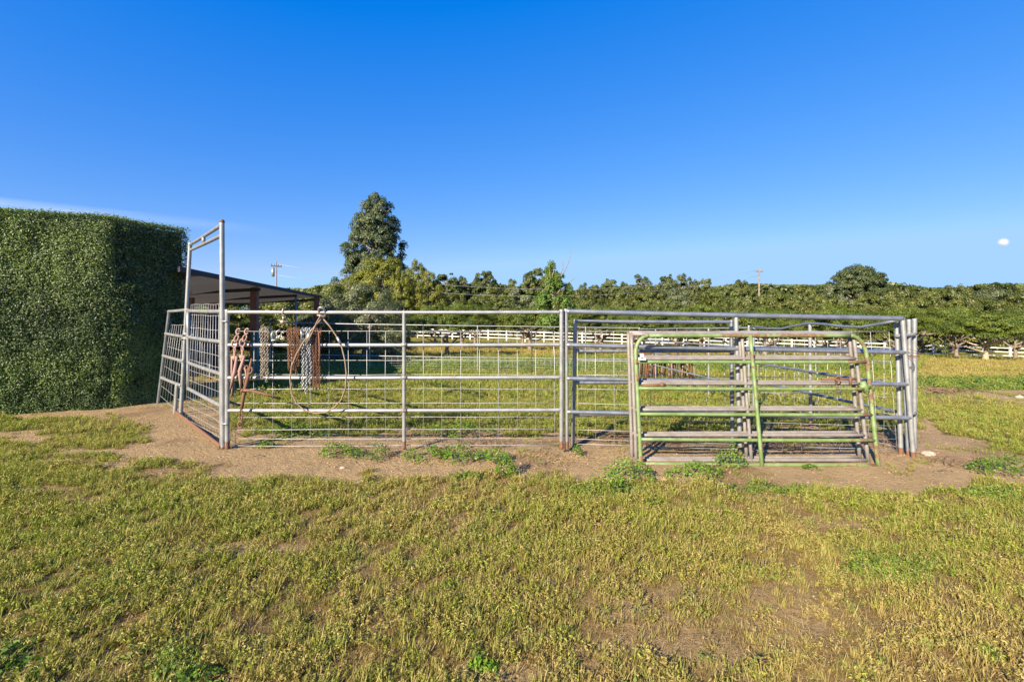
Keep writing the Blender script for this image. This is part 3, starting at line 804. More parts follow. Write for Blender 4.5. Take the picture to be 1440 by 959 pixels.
# folded panel standing end-on at the corner: two posts
tF = thing('folded_panel', W(1284, 640, 5.35), 'narrow folded galvanised panel tied upright to the right corner post', 'fence panel')
post(tF, W(1277, 645, 5.18), W(1266, 449, 5.24), .016, M['galv_dark'])
post(tF, W(1286, 641, 5.42), W(1286, 448, 5.42), .024)
post(tF, W(1281, 620, 5.36), W(1278, 449, 5.36), .022)
for y in (471, 582): rail(tF, W(1262, y + 1, 5.24), W(1287, y - 1, 5.36), .018)
tw = MB()
for k in range(3):
    c = W(1279, 496 + 3 * k, 5.2); pts = []
    for i in range(18):
        th = 2 * math.pi * i / 18
        pts.append(c + Vector((.075 * math.cos(th), .17 * math.sin(th) + .06, .028 * math.cos(th + .6 * k) + .02 * math.sin(th))))
    tw.tube(pts, .003, 5, .9, closed=True)
tw.build('tie_wire', M['rust'], tF)

# ------------------------------------------------------------------ back run
bx = [(-9.6, 15.2), (-6.5, 15.1), (-2.92, 15.0), (.65, 15.0), (4.2, 15.0)]
bl = ['galvanised back panel under the canopy edge, seen behind the chains', 'galvanised back panel by the big grey green bush', 'galvanised back panel left of the middle, dark orchard trunks showing through it', 'galvanised back panel ending at the back right corner of the pen']
for i in range(4):
    side_panel(bx[i], bx[i + 1], bl[i], hts=(1.54, .50), H=1.56, wire=.50)
# left side run behind the arch gate
side_panel((-6.45, 8.6), (-7.9, 11.9), 'galvanised left side panel standing between hedge and canopy', wire=1.3)

# ------------------------------------------------------------------ arch gate and its wing at the left
def arch():
    n0, n1 = W(313.4, 630, 5.2), W(312, 312, 5.2)
    f0, f1 = W(254, 585, 7.1), W(267.5, 341, 7.1)
    f0.z = float(gz(f0.x, f0.y)) - .01
    t = thing('arch_gate', (n0 + f0) / 2, 'tall galvanised walk-through gate frame with double top bar, wire mesh gate below', 'gate')
    post(t, n0, n1, .027, None, 0, cap_rust=.8); post(t, f0, f1, .027, None, 0)
    a = n1.lerp(n0, .002); b = f1.lerp(f0, .002)
    rail(t, a - Vector((0, 0, .03)), b - Vector((0, 0, .03)), .022, name='top_bar')
    rail(t, W(312, 331, 5.2), W(267.5, 352, 7.1), .022, name='top_bar')
    c = (W(312, 331, 5.2) + W(267.5, 352, 7.1)) / 2; c2 = (a + b) / 2 - Vector((0, 0, .03))
    MB().tube([c, c2], .024, 8).build('top_spacer', M['galv'], t)
    s0 = W(311, 628, 5.18); s1 = W(246, 583, 7.3); s1.z = float(gz(s1.x, s1.y)) + .03
    MB().tube(pipe_pts(s0, s1, 8), .022, 10, .62).build('sill_pipe', M['rust'], t)
    MB().sphere(n1 + Vector((0, 0, 0)), .03, 10, 6, .9).build('cap', M['rust'], t)
    # hinged leaf
    N0, N1 = W(311, 626, 5.26), W(311, 432, 5.26); F0, F1 = W(264.5, 549, 6.6), W(264.5, 434, 6.6)
    zn = [1.575, 1.225, .851, .486]; zf = [1.592, 1.21, .84, .467]
    leaf = MB().tube(pipe_pts(N0, N1, 4), .020, 10, 0).build('hinge_stile', M['galv'], t)
    MB().tube(pipe_pts(F0, F1, 4), .021, 10, 0).build('leaf_stile', M['galv'], t)
    for a_, b_ in zip(zn, zf):
        rail(t, Vector((N0.x, 5.26, a_)), Vector((F0.x, 6.6, b_)), .023, name='leaf_rail')
    wire_grid(t, Vector((N0.x + .02, 5.29, .08)), Vector((F0.x - .1, 6.68, .02)), Vector((N0.x + .02, 5.29, 1.66)), Vector((F0.x + .03, 6.62, 1.68)), 15,
              [0, .055, .12, .19, .26, .34, .43, .52, .61, .70, .80, .91, 1], .0026)
    k = MB()
    for i, (dx, dy, dz) in enumerate(((0, 0, 0), (.03, .02, .012), (-.02, .0, -.018), (.01, -.01, .03))):
        c = W(262, 474, 6.75) + Vector((dx, dy, dz))
        k.tube([c + Vector((.055 * math.cos(t_), .03 * math.sin(t_), .022 * math.sin(t_ * 1 + i))) for t_ in np.linspace(0, 2 * math.pi, 14)[:-1]], .010, 6, .15, closed=True)
    k.build('latch_chain', M['galv'], t)
    # wing
    w0, w1 = W(222, 563, 8.2), W(238, 437, 8.0); w0.z = float(gz(w0.x, w0.y))
    e0, e1 = W(248, 580, 7.25), W(264, 436, 7.05)
    w = thing('corral_panel', (w0 + e0) / 2, 'leaning galvanised wing panel with wire mesh between hedge and arch gate', 'fence panel', 'corral panels')
    post(w, w0, w1, .024, M['galv_dark'], 0)
    for (xl, yl, xr, yr) in ((237, 438, 264, 435.5), (233, 469, 262, 474), (229.5, 500, 258.5, 508), (227, 531, 255, 542)):
        rail(w, W(xl, yl, 8.0), W(xr, yr, 7.08), .024)
    q0 = W(246, 581, 7.25); q0.z = float(gz(q0.x, q0.y))
    post(w, q0, W(249, 541, 7.22), .026, None, 0)
    wire_grid(w, W(225, 556, 8.15), W(251, 580, 7.15), W(240, 457, 8.05), W(262, 457, 7.12), 8, [0, .14, .28, .42, .56, .7, .85, 1], .003)
arch()

# ------------------------------------------------------------------ gates leaning at the right
def quad_pt(BL, TL, BR, TR, s, h): return BL.lerp(BR, s).lerp(TL.lerp(TR, s), h)
def green_gate():
    d0, d1 = 4.84, 5.04
    BL, TL, BR, TR = W(901.5, 654, d0), W(892.5, 472, d1), W(1235, 656, d0), W(1215.5, 472, d1)
    t = thing('pasture_gate', (BL + BR) / 2, 'green painted tube gate with rounded top corners, leaning in front of the stack', 'gate', 'gates leaning at the pen front')
    q = lambda s, h: quad_pt(BL, TL, BR, TR, s, h)
    r = .0215; c = .062; ch = .15
    # bent outer tube in three parts: left stile with bend, top rail, right stile with bend
    def arc(sgn):
        out = []
        for i in range(9):
            th = math.pi / 2 * i / 8
            s = c * (1 - math.cos(th)) * 1.0; h = (1 - ch) + ch * math.sin(th)
            out.append(q(s if sgn < 0 else 1 - s, h))
        return out
    def ru(n, hot): return [random.choice((.0, .05, .12, .3)) if not hot else random.uniform(.1, .42) for _ in range(n)]
    for sgn in (-1, 1):
        s = 0 if sgn < 0 else 1
        pts = [q(s, h) for h in np.linspace(0, 1 - ch - .02, 12)] + arc(sgn)
        MB().tube(pts, r, 12, ru(len(pts), sgn > 0)).build('stile', M['green'], t)
    pts = [q(s, 1) for s in np.linspace(c, 1 - c, 14)]
    MB().tube(pts, r, 12, ru(14, True)).build('rail', M['green'], t)
    for y in (510, 548, 584, 619, 652.5):
        h = (654.5 - y) / 182.5
        pts = [q(s, h) + Vector((0, 0, -.004 * math.sin(math.pi * s))) for s in np.linspace(.004, .996, 16)]
        rr = [.12 + .35 * max(0, (i - 11) / 5) + random.uniform(-.1, .1) for i in range(16)]
        MB().tube(pts, .0185, 12, rr).build('rail', M['green'], t)
    mp0, mp1 = q(.503, -.005) + Vector((0, -.034, 0)), q(.497, 1.005) + Vector((0, -.034, 0))
    MB().tube(pipe_pts(mp0, mp1, 8), .020, 12, ru(9, False)).build('middle_stile', M['green'], t)
    # collars and foot
    for h, h2 in ((.64, .68), (.77, .81), (-.01, .07)):
        MB().tube([q(.002, h), q(.002, h2)], .0245, 12, .8).build('hinge_collar', M['green'], t)
    k = MB(); k.box(q(.978, .60) , (.11, .05, .04), 0, .2); k.tube([q(.97, .64), q(.985, .56)], .03, 10, .2); k.build('latch_plate', M['green'], t)
    k = MB(); k.box(W(903, 504.5, 4.95), (.075, .03, .028), 0); k.box(W(902.5, 501, 4.95), (.028, .03, .05), 0)
    o = k.build('insulator', M['white_plastic'], t, smooth=False); o['label'] = 'small white plastic clip on the upper rail'
green_gate()
def grey_gate(label, BL, TL, BR, TR, ys, mid, ybot, ytop, latch=None, hot=0.0):
    t = thing('pasture_gate', (BL + BR) / 2, label, 'gate', 'gates leaning at the pen front')
    q = lambda s, h: quad_pt(BL, TL, BR, TR, s, h)
    for s in (0, 1):
        pts = [q(s, h) for h in np.linspace(0, 1.0, 9)]
        MB().tube(pts, .0195, 12, [.55 if i == 8 else (.35 if (s and 3 < i < 7) else random.uniform(0, .18)) for i in range(9)]).build('stile', M['grey'], t)
    for i, y in enumerate(ys):
        h = (ybot - y) / (ybot - ytop)
        pts = [q(s, h) for s in np.linspace(.0, 1.0, 16)]
        MB().tube(pts, .0185, 12, [random.uniform(0, .12) + (.3 if k in (0, 15) else 0) + hot * (i == len(ys) - 1) for k in range(16)]).build('rail', M['grey'], t)
    MB().tube(pipe_pts(q(mid, 0), q(mid, 1), 8), .018, 12, [random.uniform(0, .4) for _ in range(9)]).build('middle_stile', M['grey'], t)
    return t
g2 = grey_gate('grey brown square gate directly behind the green gate, with a rusty sliding bolt', W(895, 650, 4.95), W(888, 469, 5.08), W(1221, 650, 4.95), W(1200, 469, 5.08),
               (470, 505, 540.5, 577, 612.5, 647), .497, 650, 469)
MB().tube([W(903, 542, 4.97), W(936, 541, 4.97)], .016, 10, .9).sphere(W(931, 541, 4.96), .024, 8, 6, .9).build('bolt', M['rust'], g2)
k = MB().tube([W(1155, 533, 5.0), W(1204, 533, 4.99)], .014, 10, .9)
for x in (1176, 1196): k.tube([W(x, 530, 4.98), W(x, 542, 4.98)], .013, 8, .9)
c_ = W(1179, 533, 4.95)
k.tube([c_ + Vector((.028 * math.cos(a), 0, .028 * math.sin(a))) for a in np.linspace(0, 2 * math.pi, 14)[:-1]], .006, 6, .9, closed=True)
k.build('bolt', M['rust2'], g2)
g1 = grey_gate('grey brown square gate at the back of the leaning stack, against the thick rails', W(889, 648, 5.05), W(883.5, 466, 5.13), W(1209, 646, 5.05), W(1194, 467, 5.13),
               (467.5, 502, 537.5, 574, 609.5, 644.5), .503, 648, 466)

# ------------------------------------------------------------------ gear hanging on the left front panel
HD = D - .035
def chain_mesh(mb, path, link=.032, wire=.0036, wid=.013, rust=0.0, sides=5, seg=10):
    """links along a polyline, alternate links turned a quarter"""
    P = [Vector(p) for p in path]; L = [0]
    for a, b in zip(P, P[1:]): L.append(L[-1] + (b - a).length)
    pitch = link * .72; n = int(L[-1] / pitch)
    def ev(s):
        for i in range(len(P) - 1):
            if s <= L[i + 1] or i == len(P) - 2:
                return P[i].lerp(P[i + 1], (s - L[i]) / max(L[i + 1] - L[i], 1e-6)), (P[i + 1] - P[i]).normalized()
    for k in range(n):
        c, t = ev((k + .5) * pitch)
        a = t.cross(Vector((0, 1, 0.01))).normalized(); b = a.cross(t)
        ang = (k % 2) * math.pi / 2 + random.uniform(-.35, .35) + .6
        s_ = a * math.cos(ang) + b * math.sin(ang)
        pts = []
        for i in range(seg):
            th = 2 * math.pi * i / seg
            pts.append(c + t * (link / 2 * math.cos(th)) + s_ * (wid * math.sin(th)))
        mb.tube(pts, wire, sides, rust, closed=True)
def bundle(name, label, px0, px1, ytop, ybots, m, link=.029, wire=.0029, wid=.0105, rust=0.0, cat='chain', d=HD, loops=2):
    mb = MB(); n = len(ybots)
    for i, yb in enumerate(ybots):
        x = px0 + (px1 - px0) * (i / (n - 1) if n > 1 else .5)
        for j in range(loops):
            xx = x + (j - .5) * 1.6; dd = d - .012 - .022 * j + random.uniform(-.006, .006)
            pts = []
            for k in range(9):
                f = k / 8
                xc = (px0 + px1) / 2
                w = 1 - .12 * f ** 3
                pts.append(W(xc + (xx - xc) * w + random.uniform(-1.1, 1.1), ytop + (yb - ytop) * f - random.uniform(0, 1) - 3 * j, dd))
            chain_mesh(mb, pts, link, wire, wid, rust)
    # strand over the wire and rail
    pts = [W(px0 - 1, ytop + 4, d), W(px0, ytop, d + .03), W((px0 + px1) / 2, ytop - 2, d + .045), W(px1, ytop, d + .03), W(px1 + 1, ytop + 4, d)]
    chain_mesh(mb, pts, link, wire, wid, rust)
    o = mb.build(name, m, None, base=W((px0 + px1) / 2, ytop, d)); set3(o, label, cat, 'gear hung on the pen front'); return o
bundle('chain', 'dull grey brown chain hanging left of the small shackles', 368, 376, 463, (535, 529, 538), M['chain_grey'])
bundle('chain', 'short wide rusty orange brown chain bundle left of the silver chain', 405.5, 420, 464, (522, 527, 524, 529, 519), M['rust'], rust=.3)
bundle('chain', 'bright silver chain hanging between two rusty chains', 426, 436, 464, (549, 555, 545), M['chain_silver'], link=.032, wire=.0033, wid=.0115)
bundle('chain', 'narrow dark rusty chain bundle right of the silver chain', 440, 449, 465, (549, 553, 546), M['rust2'], rust=.3)
o = MB().tube([W(448, 466, HD - .05), W(449.5, 490, HD - .06), W(449, 514, HD - .05)], .009, 8, .5).sphere(W(451, 467, HD - .05), .016, 8, 6, .5).build('iron_rod', M['rust'], None, base=W(449, 466, HD - .05))
set3(o, 'thin rusty rod hanging over the dark rusty chain', 'rod', 'gear hung on the pen front')

def ring(mb, c, rx, rz, r, rust=0, tilt=0, n=16, gap=0, yaw=0):
    pts = []
    for i in range(n if not gap else n + 1):
        th = (2 * math.pi - gap) * i / n + gap / 2
        pts.append(c + Vector((rx * math.cos(th) * math.cos(yaw), rx * math.cos(th) * math.sin(yaw) + tilt * math.sin(th), rz * math.sin(th))))
    mb.tube(pts, r, 8, rust, closed=not gap)
# pair of faded forked grabs
def grab(label, xt, yt, xm, ym, xa, xb, yb, xc):
    base = W(xt, yt, HD); t = thing('lifting_grab', base, label, 'lifting grab', 'gear hung on the pen front')
    d = HD - .03
    k = MB(); ring(k, W(xt, yt + 3, d), .022, .030, .0085, .3, .01, gap=1.2)
    ring(k, W((xt + xm) / 2, (yt + ym) / 2 - 2, d - .01), .018, .036, .0085, .35, .02, yaw=.5)
    ring(k, W(xm, ym - 10, d), .026, .042, .010, .35, .0, yaw=.3)
    ring(k, W(xm, ym - 1, d), .020, .032, .009, .35, .0, yaw=-.6)
    k.build('hook_chain', M['pink'], t)
    k = MB(); k.tube([W(xm, ym + 1, d), W(xm, ym + 14, d)], [.012, .016], 8, .1); k.box(W(xm, ym + 10, d), (.055, .025, .04)); k.build('swivel', M['pink'], t)
    k = MB(); k.tube([W(xm - 4, ym + 8, d), W(xa + .5, ym + 30, d), W(xa + 1.5, ym + 50, d), W(xa, ym + 64, d)], [.010, .013, .011, .007], 8, .1); k.build('side_arm', M['pink'], t)
    k = MB(); k.tube([W(xm + 3, ym + 8, d - .015), W(xc, ym + 30, d - .02), W((xc + xb) / 2, (ym + yb) / 2 + 14, d - .02), W(xb, yb, d - .01)], [.012, .020, .015, .007], 10, .0); k.build('tapered_tine', M['pink'], t)
grab('faded pink iron grab with tapering tine, nearest the corner post', 335, 463, 330, 493, 325.5, 324, 547, 330)
grab('faded pink iron grab hanging next to the leaning rusty lever', 347, 463, 341, 492, 345.5, 338.5, 548, 337)
# rusty lever with hook
t = thing('chain_binder', W(345, 545, HD - .05), 'long rusty lever and hook hanging over the third rail with a thin arm pointing right', 'chain binder', 'gear hung on the pen front')
d = HD - .06
MB().tube([W(354, 504, d), W(351.5, 516, d), W(350, 526, d), W(345, 545, d), W(342, 560, d), W(340, 575, d)], [.010, .013, .020, .021, .019, .014], 10, .5).build('lever', M['rust'], t)
k = MB(); ring(k, W(352, 521, d - .01), .022, .034, .010, .5, .01); ring(k, W(347, 517, d), .016, .024, .007, .5, .0); k.tube([W(346, 530, d - .01), W(343, 536, d - .01), W(344, 545, d - .01)], .009, 8, .5); k.build('ratchet_ring', M['rust'], t)
k = MB(); ring(k, W(339, 583, d), .017, .062, .0085, .5, .0); ring(k, W(338, 597, d - .01), .024, .034, .011, .6, .0, gap=1.0); k.sphere(W(336.5, 601, d), .016, 8, 6, .6); k.build('hook', M['rust2'], t)
MB().tube([W(340, 549, d - .02), W(352, 549, d - .02), W(372, 554, d - .03), W(394, 558.5, d - .04)], [.014, .016, .012, .006], 8, .4).sphere(W(341, 549, d - .02), .02, 8, 6, .5).build('arm', M['rust'], t)
# shackles
def shackle(label, x, y, s, m, tiltx):
    o = MB(); c = W(x, y, HD - .0)
    ring(o, c, .020 * s, .030 * s, .0075 * s, 0, .0, gap=1.3, yaw=tiltx)
    o.sphere(W(x - 1.5, y + 5.5 * s, HD - .02), .014 * s, 8, 6); o.tube([W(x - 2, y + 5.5 * s, HD - .02), W(x + 3, y + 5 * s, HD - .02)], .008 * s, 8)
    o.tube([c + Vector((0, 0, .03 * s)), c + Vector((0, .03, .05 * s))], .006, 6)
    q = o.build('shackle', m, None, base=c); set3(q, label, 'shackle', 'gear hung on the pen front')
shackle('bright shackle with a long pin, leftmost of the three small shackles', 385, 472, 1.25, M['chain_silver'], .9)
shackle('round bright shackle in the middle of the three small shackles', 391.5, 469, 1.05, M['chain_silver'], .3)
shackle('small dull shackle nearest the rusty chain bundle', 397.5, 471, 1.05, M['chain_grey'], -.4)
t = MB(); ring(t, W(398.5, 439.5, D), .020, .047, .009, 0, .0, yaw=math.pi / 2)
t.tube([W(398.5, 445, D - .035), W(398.5, 450, D - .035)], .014, 8).sphere(W(397.5, 453, D - .035), .026, 10, 7, .15, (1.15, 1, 1.1)).tube([W(393, 451, D - .04), W(404, 453, D - .04)], .009, 8)
o = t.build('clevis', M['chain_grey'], None, base=W(398.5, 445, D)); set3(o, 'grey clevis with round knob hanging from the top rail', 'clevis', 'gear hung on the pen front')
# wire rope loop
t = thing('wire_rope_sling', W(453, 440, D), 'large teardrop loop of brown wire rope slung over the top rail', 'rope sling', 'gear hung on the pen front')
d = HD - .06
L = [(455, 449), (463, 458), (472, 471), (480, 486), (485, 506), (487, 525), (486, 545), (480, 562), (470, 573), (458, 580), (443, 581), (428, 577), (417, 567), (410, 553), (408, 535), (410, 515), (417, 498), (426, 482), (434, 470), (441, 461), (449, 452), (454, 447)]
MB().tube([W(x, y, d + .015 * math.sin(i * .7)) for i, (x, y) in enumerate(L)], .0085, 8, .1).build('rope_loop', M['cable'], t)
MB().tube([W(x, y, d - .02) for x, y in ((451, 444), (446, 452), (440, 466), (436, 474), (430, 486))], .0075, 8, .1).build('rope_loop', M['cable'], t)
k = MB(); ring(k, W(453, 438.5, D - .01), .036, .05, .0125, 0, -.04); k.sphere(W(452, 446, d + .01), .026, 10, 6, .1); k.tube([W(446, 443, d), W(457, 446, d)], .012, 8); k.build('shackle_ring', M['chain_grey'], t)
for (x0, y0, x1, y1) in ((436, 468, 430, 482), (474, 474, 479, 484)):
    MB().tube([W(x0, y0, d - .01), W(x1, y1, d - .01)], .0145, 10).build('swage_sleeve', M['chain_silver'], t)
for i in (0,):
    MB().tube([W(423, 463, HD - .04), W(424, 470, HD - .05), W(423.5, 486, HD - .05)], .008, 8).build('tail_end', M['chain_silver'], t)

# ------------------------------------------------------------------ canopy with shade cloth
def canopy():
    A = Vector((-6.25, 8.6, 2.40)); Bq = Vector((-8.43, 20.0, 2.30))        # near right edge, running away
    t = thing('shade_canopy', (-9.5, 14, -.4), 'low dark shade cloth canopy on red brown posts behind the hedge', 'canopy')
    nu, nv = 26, 14; V = []; Fq = []
    for i in range(nu):
        f = i / (nu - 1); p = A.lerp(Bq, f)
        for j in range(nv):
            g = j / (nv - 1)
            bay = abs(math.sin(f * math.pi * 4)) ** .7
            sag = -.16 * math.sin(math.pi * g) * (.5 + .5 * bay) - .05 * math.sin(g * 9 + f * 13) * math.sin(math.pi * g)
            V.append((p.x - 6.6 * g, p.y + .6 * g, p.z - .30 * g + sag - .05 * bay * (1 - g) * .6))
    for i in range(nu - 1):
        for j in range(nv - 1):
            a = i * nv + j; Fq.append((a, a + 1, a + 1 + nv, a + nv))
    V = np.array(V) - np.array(BASE[t])
    me = fast_mesh('shade_cloth', V, Fq, None, {}, M['shade'])
    me.polygons.foreach_set('use_smooth', [True] * len(me.polygons))
    ob('shade_cloth', me, t)
    MB().beam(A + Vector((.02, -.1, -.02)), Bq + Vector((.02, .1, -.02)), .05, .10).build('edge_beam', M['dark_wood'], t, smooth=False)
    MB().beam(A + Vector((-6.6, .6, -.34)), Bq + Vector((-6.6, .6, -.34)), .05, .12).build('edge_beam', M['dark_wood'], t, smooth=False)
    for f in (.02, .36, .68, .99):
        p = A.lerp(Bq, f)
        MB().beam(p + Vector((0, 0, -.14)), p + Vector((-6.6, .6, -.42)), .05, .09).build('rafter', M['dark_wood'], t, smooth=False)
    for px, d, s in ((358, 13.0, .17), (445, 19.6, .18), (300, 19.2, .20), (268, 13.6, .15)):
        x = (px - CX) / F * d; z0 = float(gz(x, d)); f = (d - 8.6) / 11.4
        zt = (2.26 if x > -8.6 else 2.02) - (.0 if x > -8.6 else .0)
        o = MB().box((x, d, (z0 + zt) / 2), (s, s, zt - z0 + .02), .1).build('post', M['redwood'], t, smooth=False)
        if px == 358:
            MB().box((x + .06, d - .06, z0 + .62), (.15, .12, 1.28), .1).build('teal_sleeve', M['teal'], o, smooth=False)
            MB().box((x + .05, d - .1, zt + .02), (.24, .02, .14), -.2).build('metal_bracket', M['galv'], o, smooth=False)
    x = (416 - CX) / F * 17; MB().tube([(x, 17, float(gz(x, 17))), (x, 17, 2.22)], .035, 8).build('pole', M['galv_dark'], t)
canopy()
# navy tarpaulin hung behind the arch gate
def tarp():
    a = Vector((-8.6, 11.6)); b = Vector((-7.75, 12.2)); V = []; Fq = []; nu, nv = 26, 10
    for i in range(nu):
        f = i / (nu - 1); p = a.lerp(b, f)
        for j in range(nv):
            g = j / (nv - 1); w = .05 * math.sin(i * 1.1) * (1 - g * .6) + .02 * math.sin(i * 2.7 + j)
            V.append((p.x + w, p.y - w, float(gz(p.x, p.y)) + .25 + g * 1.45))
    for i in range(nu - 1):
        for j in range(nv - 1):
            k = i * nv + j; Fq.append((k, k + 1, k + 1 + nv, k + nv))
    base = np.array([(a.x + b.x) / 2, (a.y + b.y) / 2, -.2])
    me = fast_mesh('tarpaulin', np.array(V) - base, Fq, None, {}, M['tarp'])
    me.polygons.foreach_set('use_smooth', [True] * len(me.polygons))
    o = ob('tarpaulin', me, None, base)
    sd = o.modifiers.new('thickness', 'SOLIDIFY'); sd.thickness = .006
    set3(o, 'dark navy tarpaulin hanging behind the wire mesh gate', 'tarpaulin')
tarp()

# ------------------------------------------------------------------ brown stakes stacked at the back of the pen
def stakes():
    b = at(938, 13.6); t = thing('stake_bundle', b, 'low bundle of brown upright stakes at the back right of the pen', 'stakes')
    o0 = None
    for i in range(44):
        f = i / 43; x = b.x - .82 + 1.6 * f; y = b.y + random.uniform(-.25, .25)
        h = .80 - .16 * f + random.uniform(-.12, .06)
        z0 = float(gz(x, y))
        mm = M['rust2'] if i % 3 else M['pole']
        s = MB().tube([(x, y, z0), (x + random.uniform(-.06, .06), y + random.uniform(-.03, .03), z0 + h)], random.uniform(.016, .03), 6, .2)
        s.build('stake', mm, t)
    k = MB()
    for h in (.72, .66, .60):
        k.beam((b.x - .9, b.y - .28, b.z + h), (b.x + .9, b.y - .2, b.z + h - .12 + random.uniform(-.03, .03)), .04, .04, .2)
    k.build('cross_bar', M['pole'], t, smooth=False)
stakes()

# ------------------------------------------------------------------ trees
def clump_crown(seed, nclump, env, rc, nleaf, leaf, m, squash=.8, up=.3, droop=0):
    """env(rg, n) -> clump centres (n,3) and outward vectors; leaf cards fill each clump's shell"""
    rg = np.random.default_rng(seed); C, O = env(rg, nclump)
    P = []; Nn = []; T = []
    for c, o in zip(C, O):
        r = rc * rg.uniform(.6, 1.35)
        k = int(4.2 * nleaf * rg.uniform(.7, 1.3) * (r / rc) ** 1.5)
        v = norm(rg.normal(size=(k, 3))); v[:, 2] = np.where(v[:, 2] < -.35, -v[:, 2] * .6, v[:, 2])
        rad = r * rg.random(k) ** .33
        p = v * rad[:, None]; p[:, 2] *= squash
        if droop: p[:, 2] -= droop * (rad / r) ** 2 * r
        P.append(c + p); Nn.append(v * .8 + o * .5 + rg.normal(0, .45, (k, 3)) + np.array([0, 0, up]))
        T.append(np.clip(rg.normal(.42, .17, k) + rg.normal(0, .13), 0, 1))
    P = np.concatenate(P); Nn = np.concatenate(Nn); T = np.concatenate(T); n = len(P)
    return leaf_mesh('crown', P, Nn, leaf * .66 * rg.uniform(.7, 1.5, n), leaf * .48 * rg.uniform(.7, 1.5, n), T, m, rg)
def env_profile(zr, h, fill=.5, lump=.18):
    """crown between heights with radius profile zr = [(z fraction, radius)], total height h"""
    zf = [a for a, b in zr]; rr = [b for a, b in zr]
    def f(rg, n):
        z = zf[0] + (zf[-1] - zf[0]) * rg.permutation((np.arange(n * 4) + rg.random(n * 4)) / (n * 4)); r = np.interp(z, zf, rr)
        keep = rg.random(n * 4) < r / max(rr); z = z[keep][:n]; r = r[keep][:n]; k = len(z)
        a = rg.uniform(0, 2 * math.pi, k)
        rad = r * (fill + (1 - fill) * rg.random(k) ** .6) * (1 + lump * rg.normal(size=k))
        c = np.stack([rad * np.cos(a), rad * np.sin(a), z * h], 1)
        o = norm(np.stack([np.cos(a), np.sin(a), np.full(k, .3)], 1))
        return c, o
    return f
def trunk_mesh(seed, h, r0, limbs, lh, spread, m, lean=.0, fork=.35, name='trunk', rtop=.25):
    rd = random.Random(seed); mb = MB()
    pts = []; x = y = 0
    for i in range(7):
        f = i / 6; pts.append(Vector((x, y, h * f))); x += rd.uniform(-.03, .03) * h * .3 + lean * h / 6; y += rd.uniform(-.03, .03) * h * .3
    mb.tube(pts, [r0 * (1.35 if i == 0 else 1 - (1 - rtop) * i / 6) for i in range(7)], 8)
    for k in range(limbs):
        f = fork + (1 - fork) * rd.random(); i = min(int(f * 6), 5); p = pts[i].lerp(pts[i + 1], f * 6 - i)
        a = 2 * math.pi * (k + rd.random() * .6) / limbs; L = spread * rd.uniform(.6, 1.1)
        q = [p]; 
        for s in range(1, 5):
            g = s / 4; q.append(p + Vector((math.cos(a) * L * g ** .8, math.sin(a) * L * g ** .8, lh * (g ** 1.1) * rd.uniform(.8, 1.2))) + Vector((rd.uniform(-.06, .06), rd.uniform(-.06, .06), 0)) * L)
        mb.tube(q, [r0 * .5 * (1 - .8 * s / 4) for s in range(5)], 6)
    me_o = mb
    me = bpy.data.meshes.new(name); me.from_pydata([tuple(v) for v in mb.v], [], mb.f); me.materials.append(m)
    me.polygons.foreach_set('use_smooth', [True] * len(me.polygons))
    return me
PROTO = {}
def tree(name, kind, label, loc, h, w, cat='tree', group=None, rz=None, m=None):
    """kind proto is 1 m based: scaled to height h and width w"""
    crown, trunk, ph, pw = PROTO[kind]
    t = bpy.data.objects.new(name, None); COL.objects.link(t); t.location = loc
    t.rotation_euler.z = random.uniform(0, 6.28) if rz is None else rz
    t.scale = (w / pw, w / pw, h / ph)
    set3(t, label, cat, group)
    c = ob('crown', crown, t)
    if trunk is not None: ob('trunk', trunk, t)
    return t
# prototypes (metres)
def proto(kind, seed, h, w, prof, ncl, rc, nl, leaf, m, th, tr, limbs, spread, bark, fill=.5, squash=.8, lump=.14, up=.3, droop=0, lh=.22):
    crown = clump_crown(seed, ncl, env_profile(prof, h, fill, lump), rc, nl, leaf, m, squash, up, droop)
    tk = trunk_mesh(seed, th, tr, limbs, h * lh, spread, bark)
    PROTO[kind] = (crown, tk, h, w)
proto('tall_euc', 1, 24, 12.0, [(.10, 3.4), (.28, 5.0), (.42, 5.4), (.60, 4.9), (.76, 4.1), (.87, 3.0), (.94, 2.0), (.985, 1.0)], 560, .78, 46, .34, M['euc'], 21, .38, 20, 3.4, M['bark'], .30, 1.25, .10, .1, .45, .08)
for i in range(4):
    proto('grove%d' % i, 20 + i, 11, 6.2, [[(.1, 2.2), (.4, 2.9), (.7, 2.6), (.88, 1.7), (.96, .7)], [(.1, 2.4), (.5, 2.6), (.8, 2.1), (.95, 1.1), (1, .6)], [(.1, 2.4), (.3, 2.9), (.6, 2.6), (.82, 1.7), (.95, .8)], [(.1, 2), (.5, 3.0), (.75, 2.6), (.92, 1.5), (1, .7)]][i], 180, .60, 36, .32, M['grove'], 9.0, .2, 8, 1.6, M['bark'], .4, .95, .12, lh=.08)
proto('dome', 31, 14, 14, [(.35, 4.5), (.45, 6.4), (.62, 6.6), (.78, 5.5), (.9, 3.6), (.97, 1.6)], 330, .95, 50, .32, M['pine'], 11.0, .5, 12, 4, M['bark'], .35, .62, .04, lh=.1)
for i in range(3):
    proto('yellow%d' % i, 40 + i, 9, 10, [(.05, 3.6), (.3, 4.8), (.6, 4.4), (.82, 3.0), (.95, 1.3), (1, .5)], 210, .70, 42, .25, M['yellowbush'], 6.5, .25, 9, 3, M['bark'], .5, .8, .08)
for i in range(4):
    proto('shrub%d' % i, 50 + i, 5, 8, [(.03, 3.4), (.4, 3.9), (.7, 3.3), (.9, 2.0), (1, .8)], 165, .50, 34, .23, M['shrub'], 3.2, .14, 8, 2.2, M['bark'], .5, .8, .08)
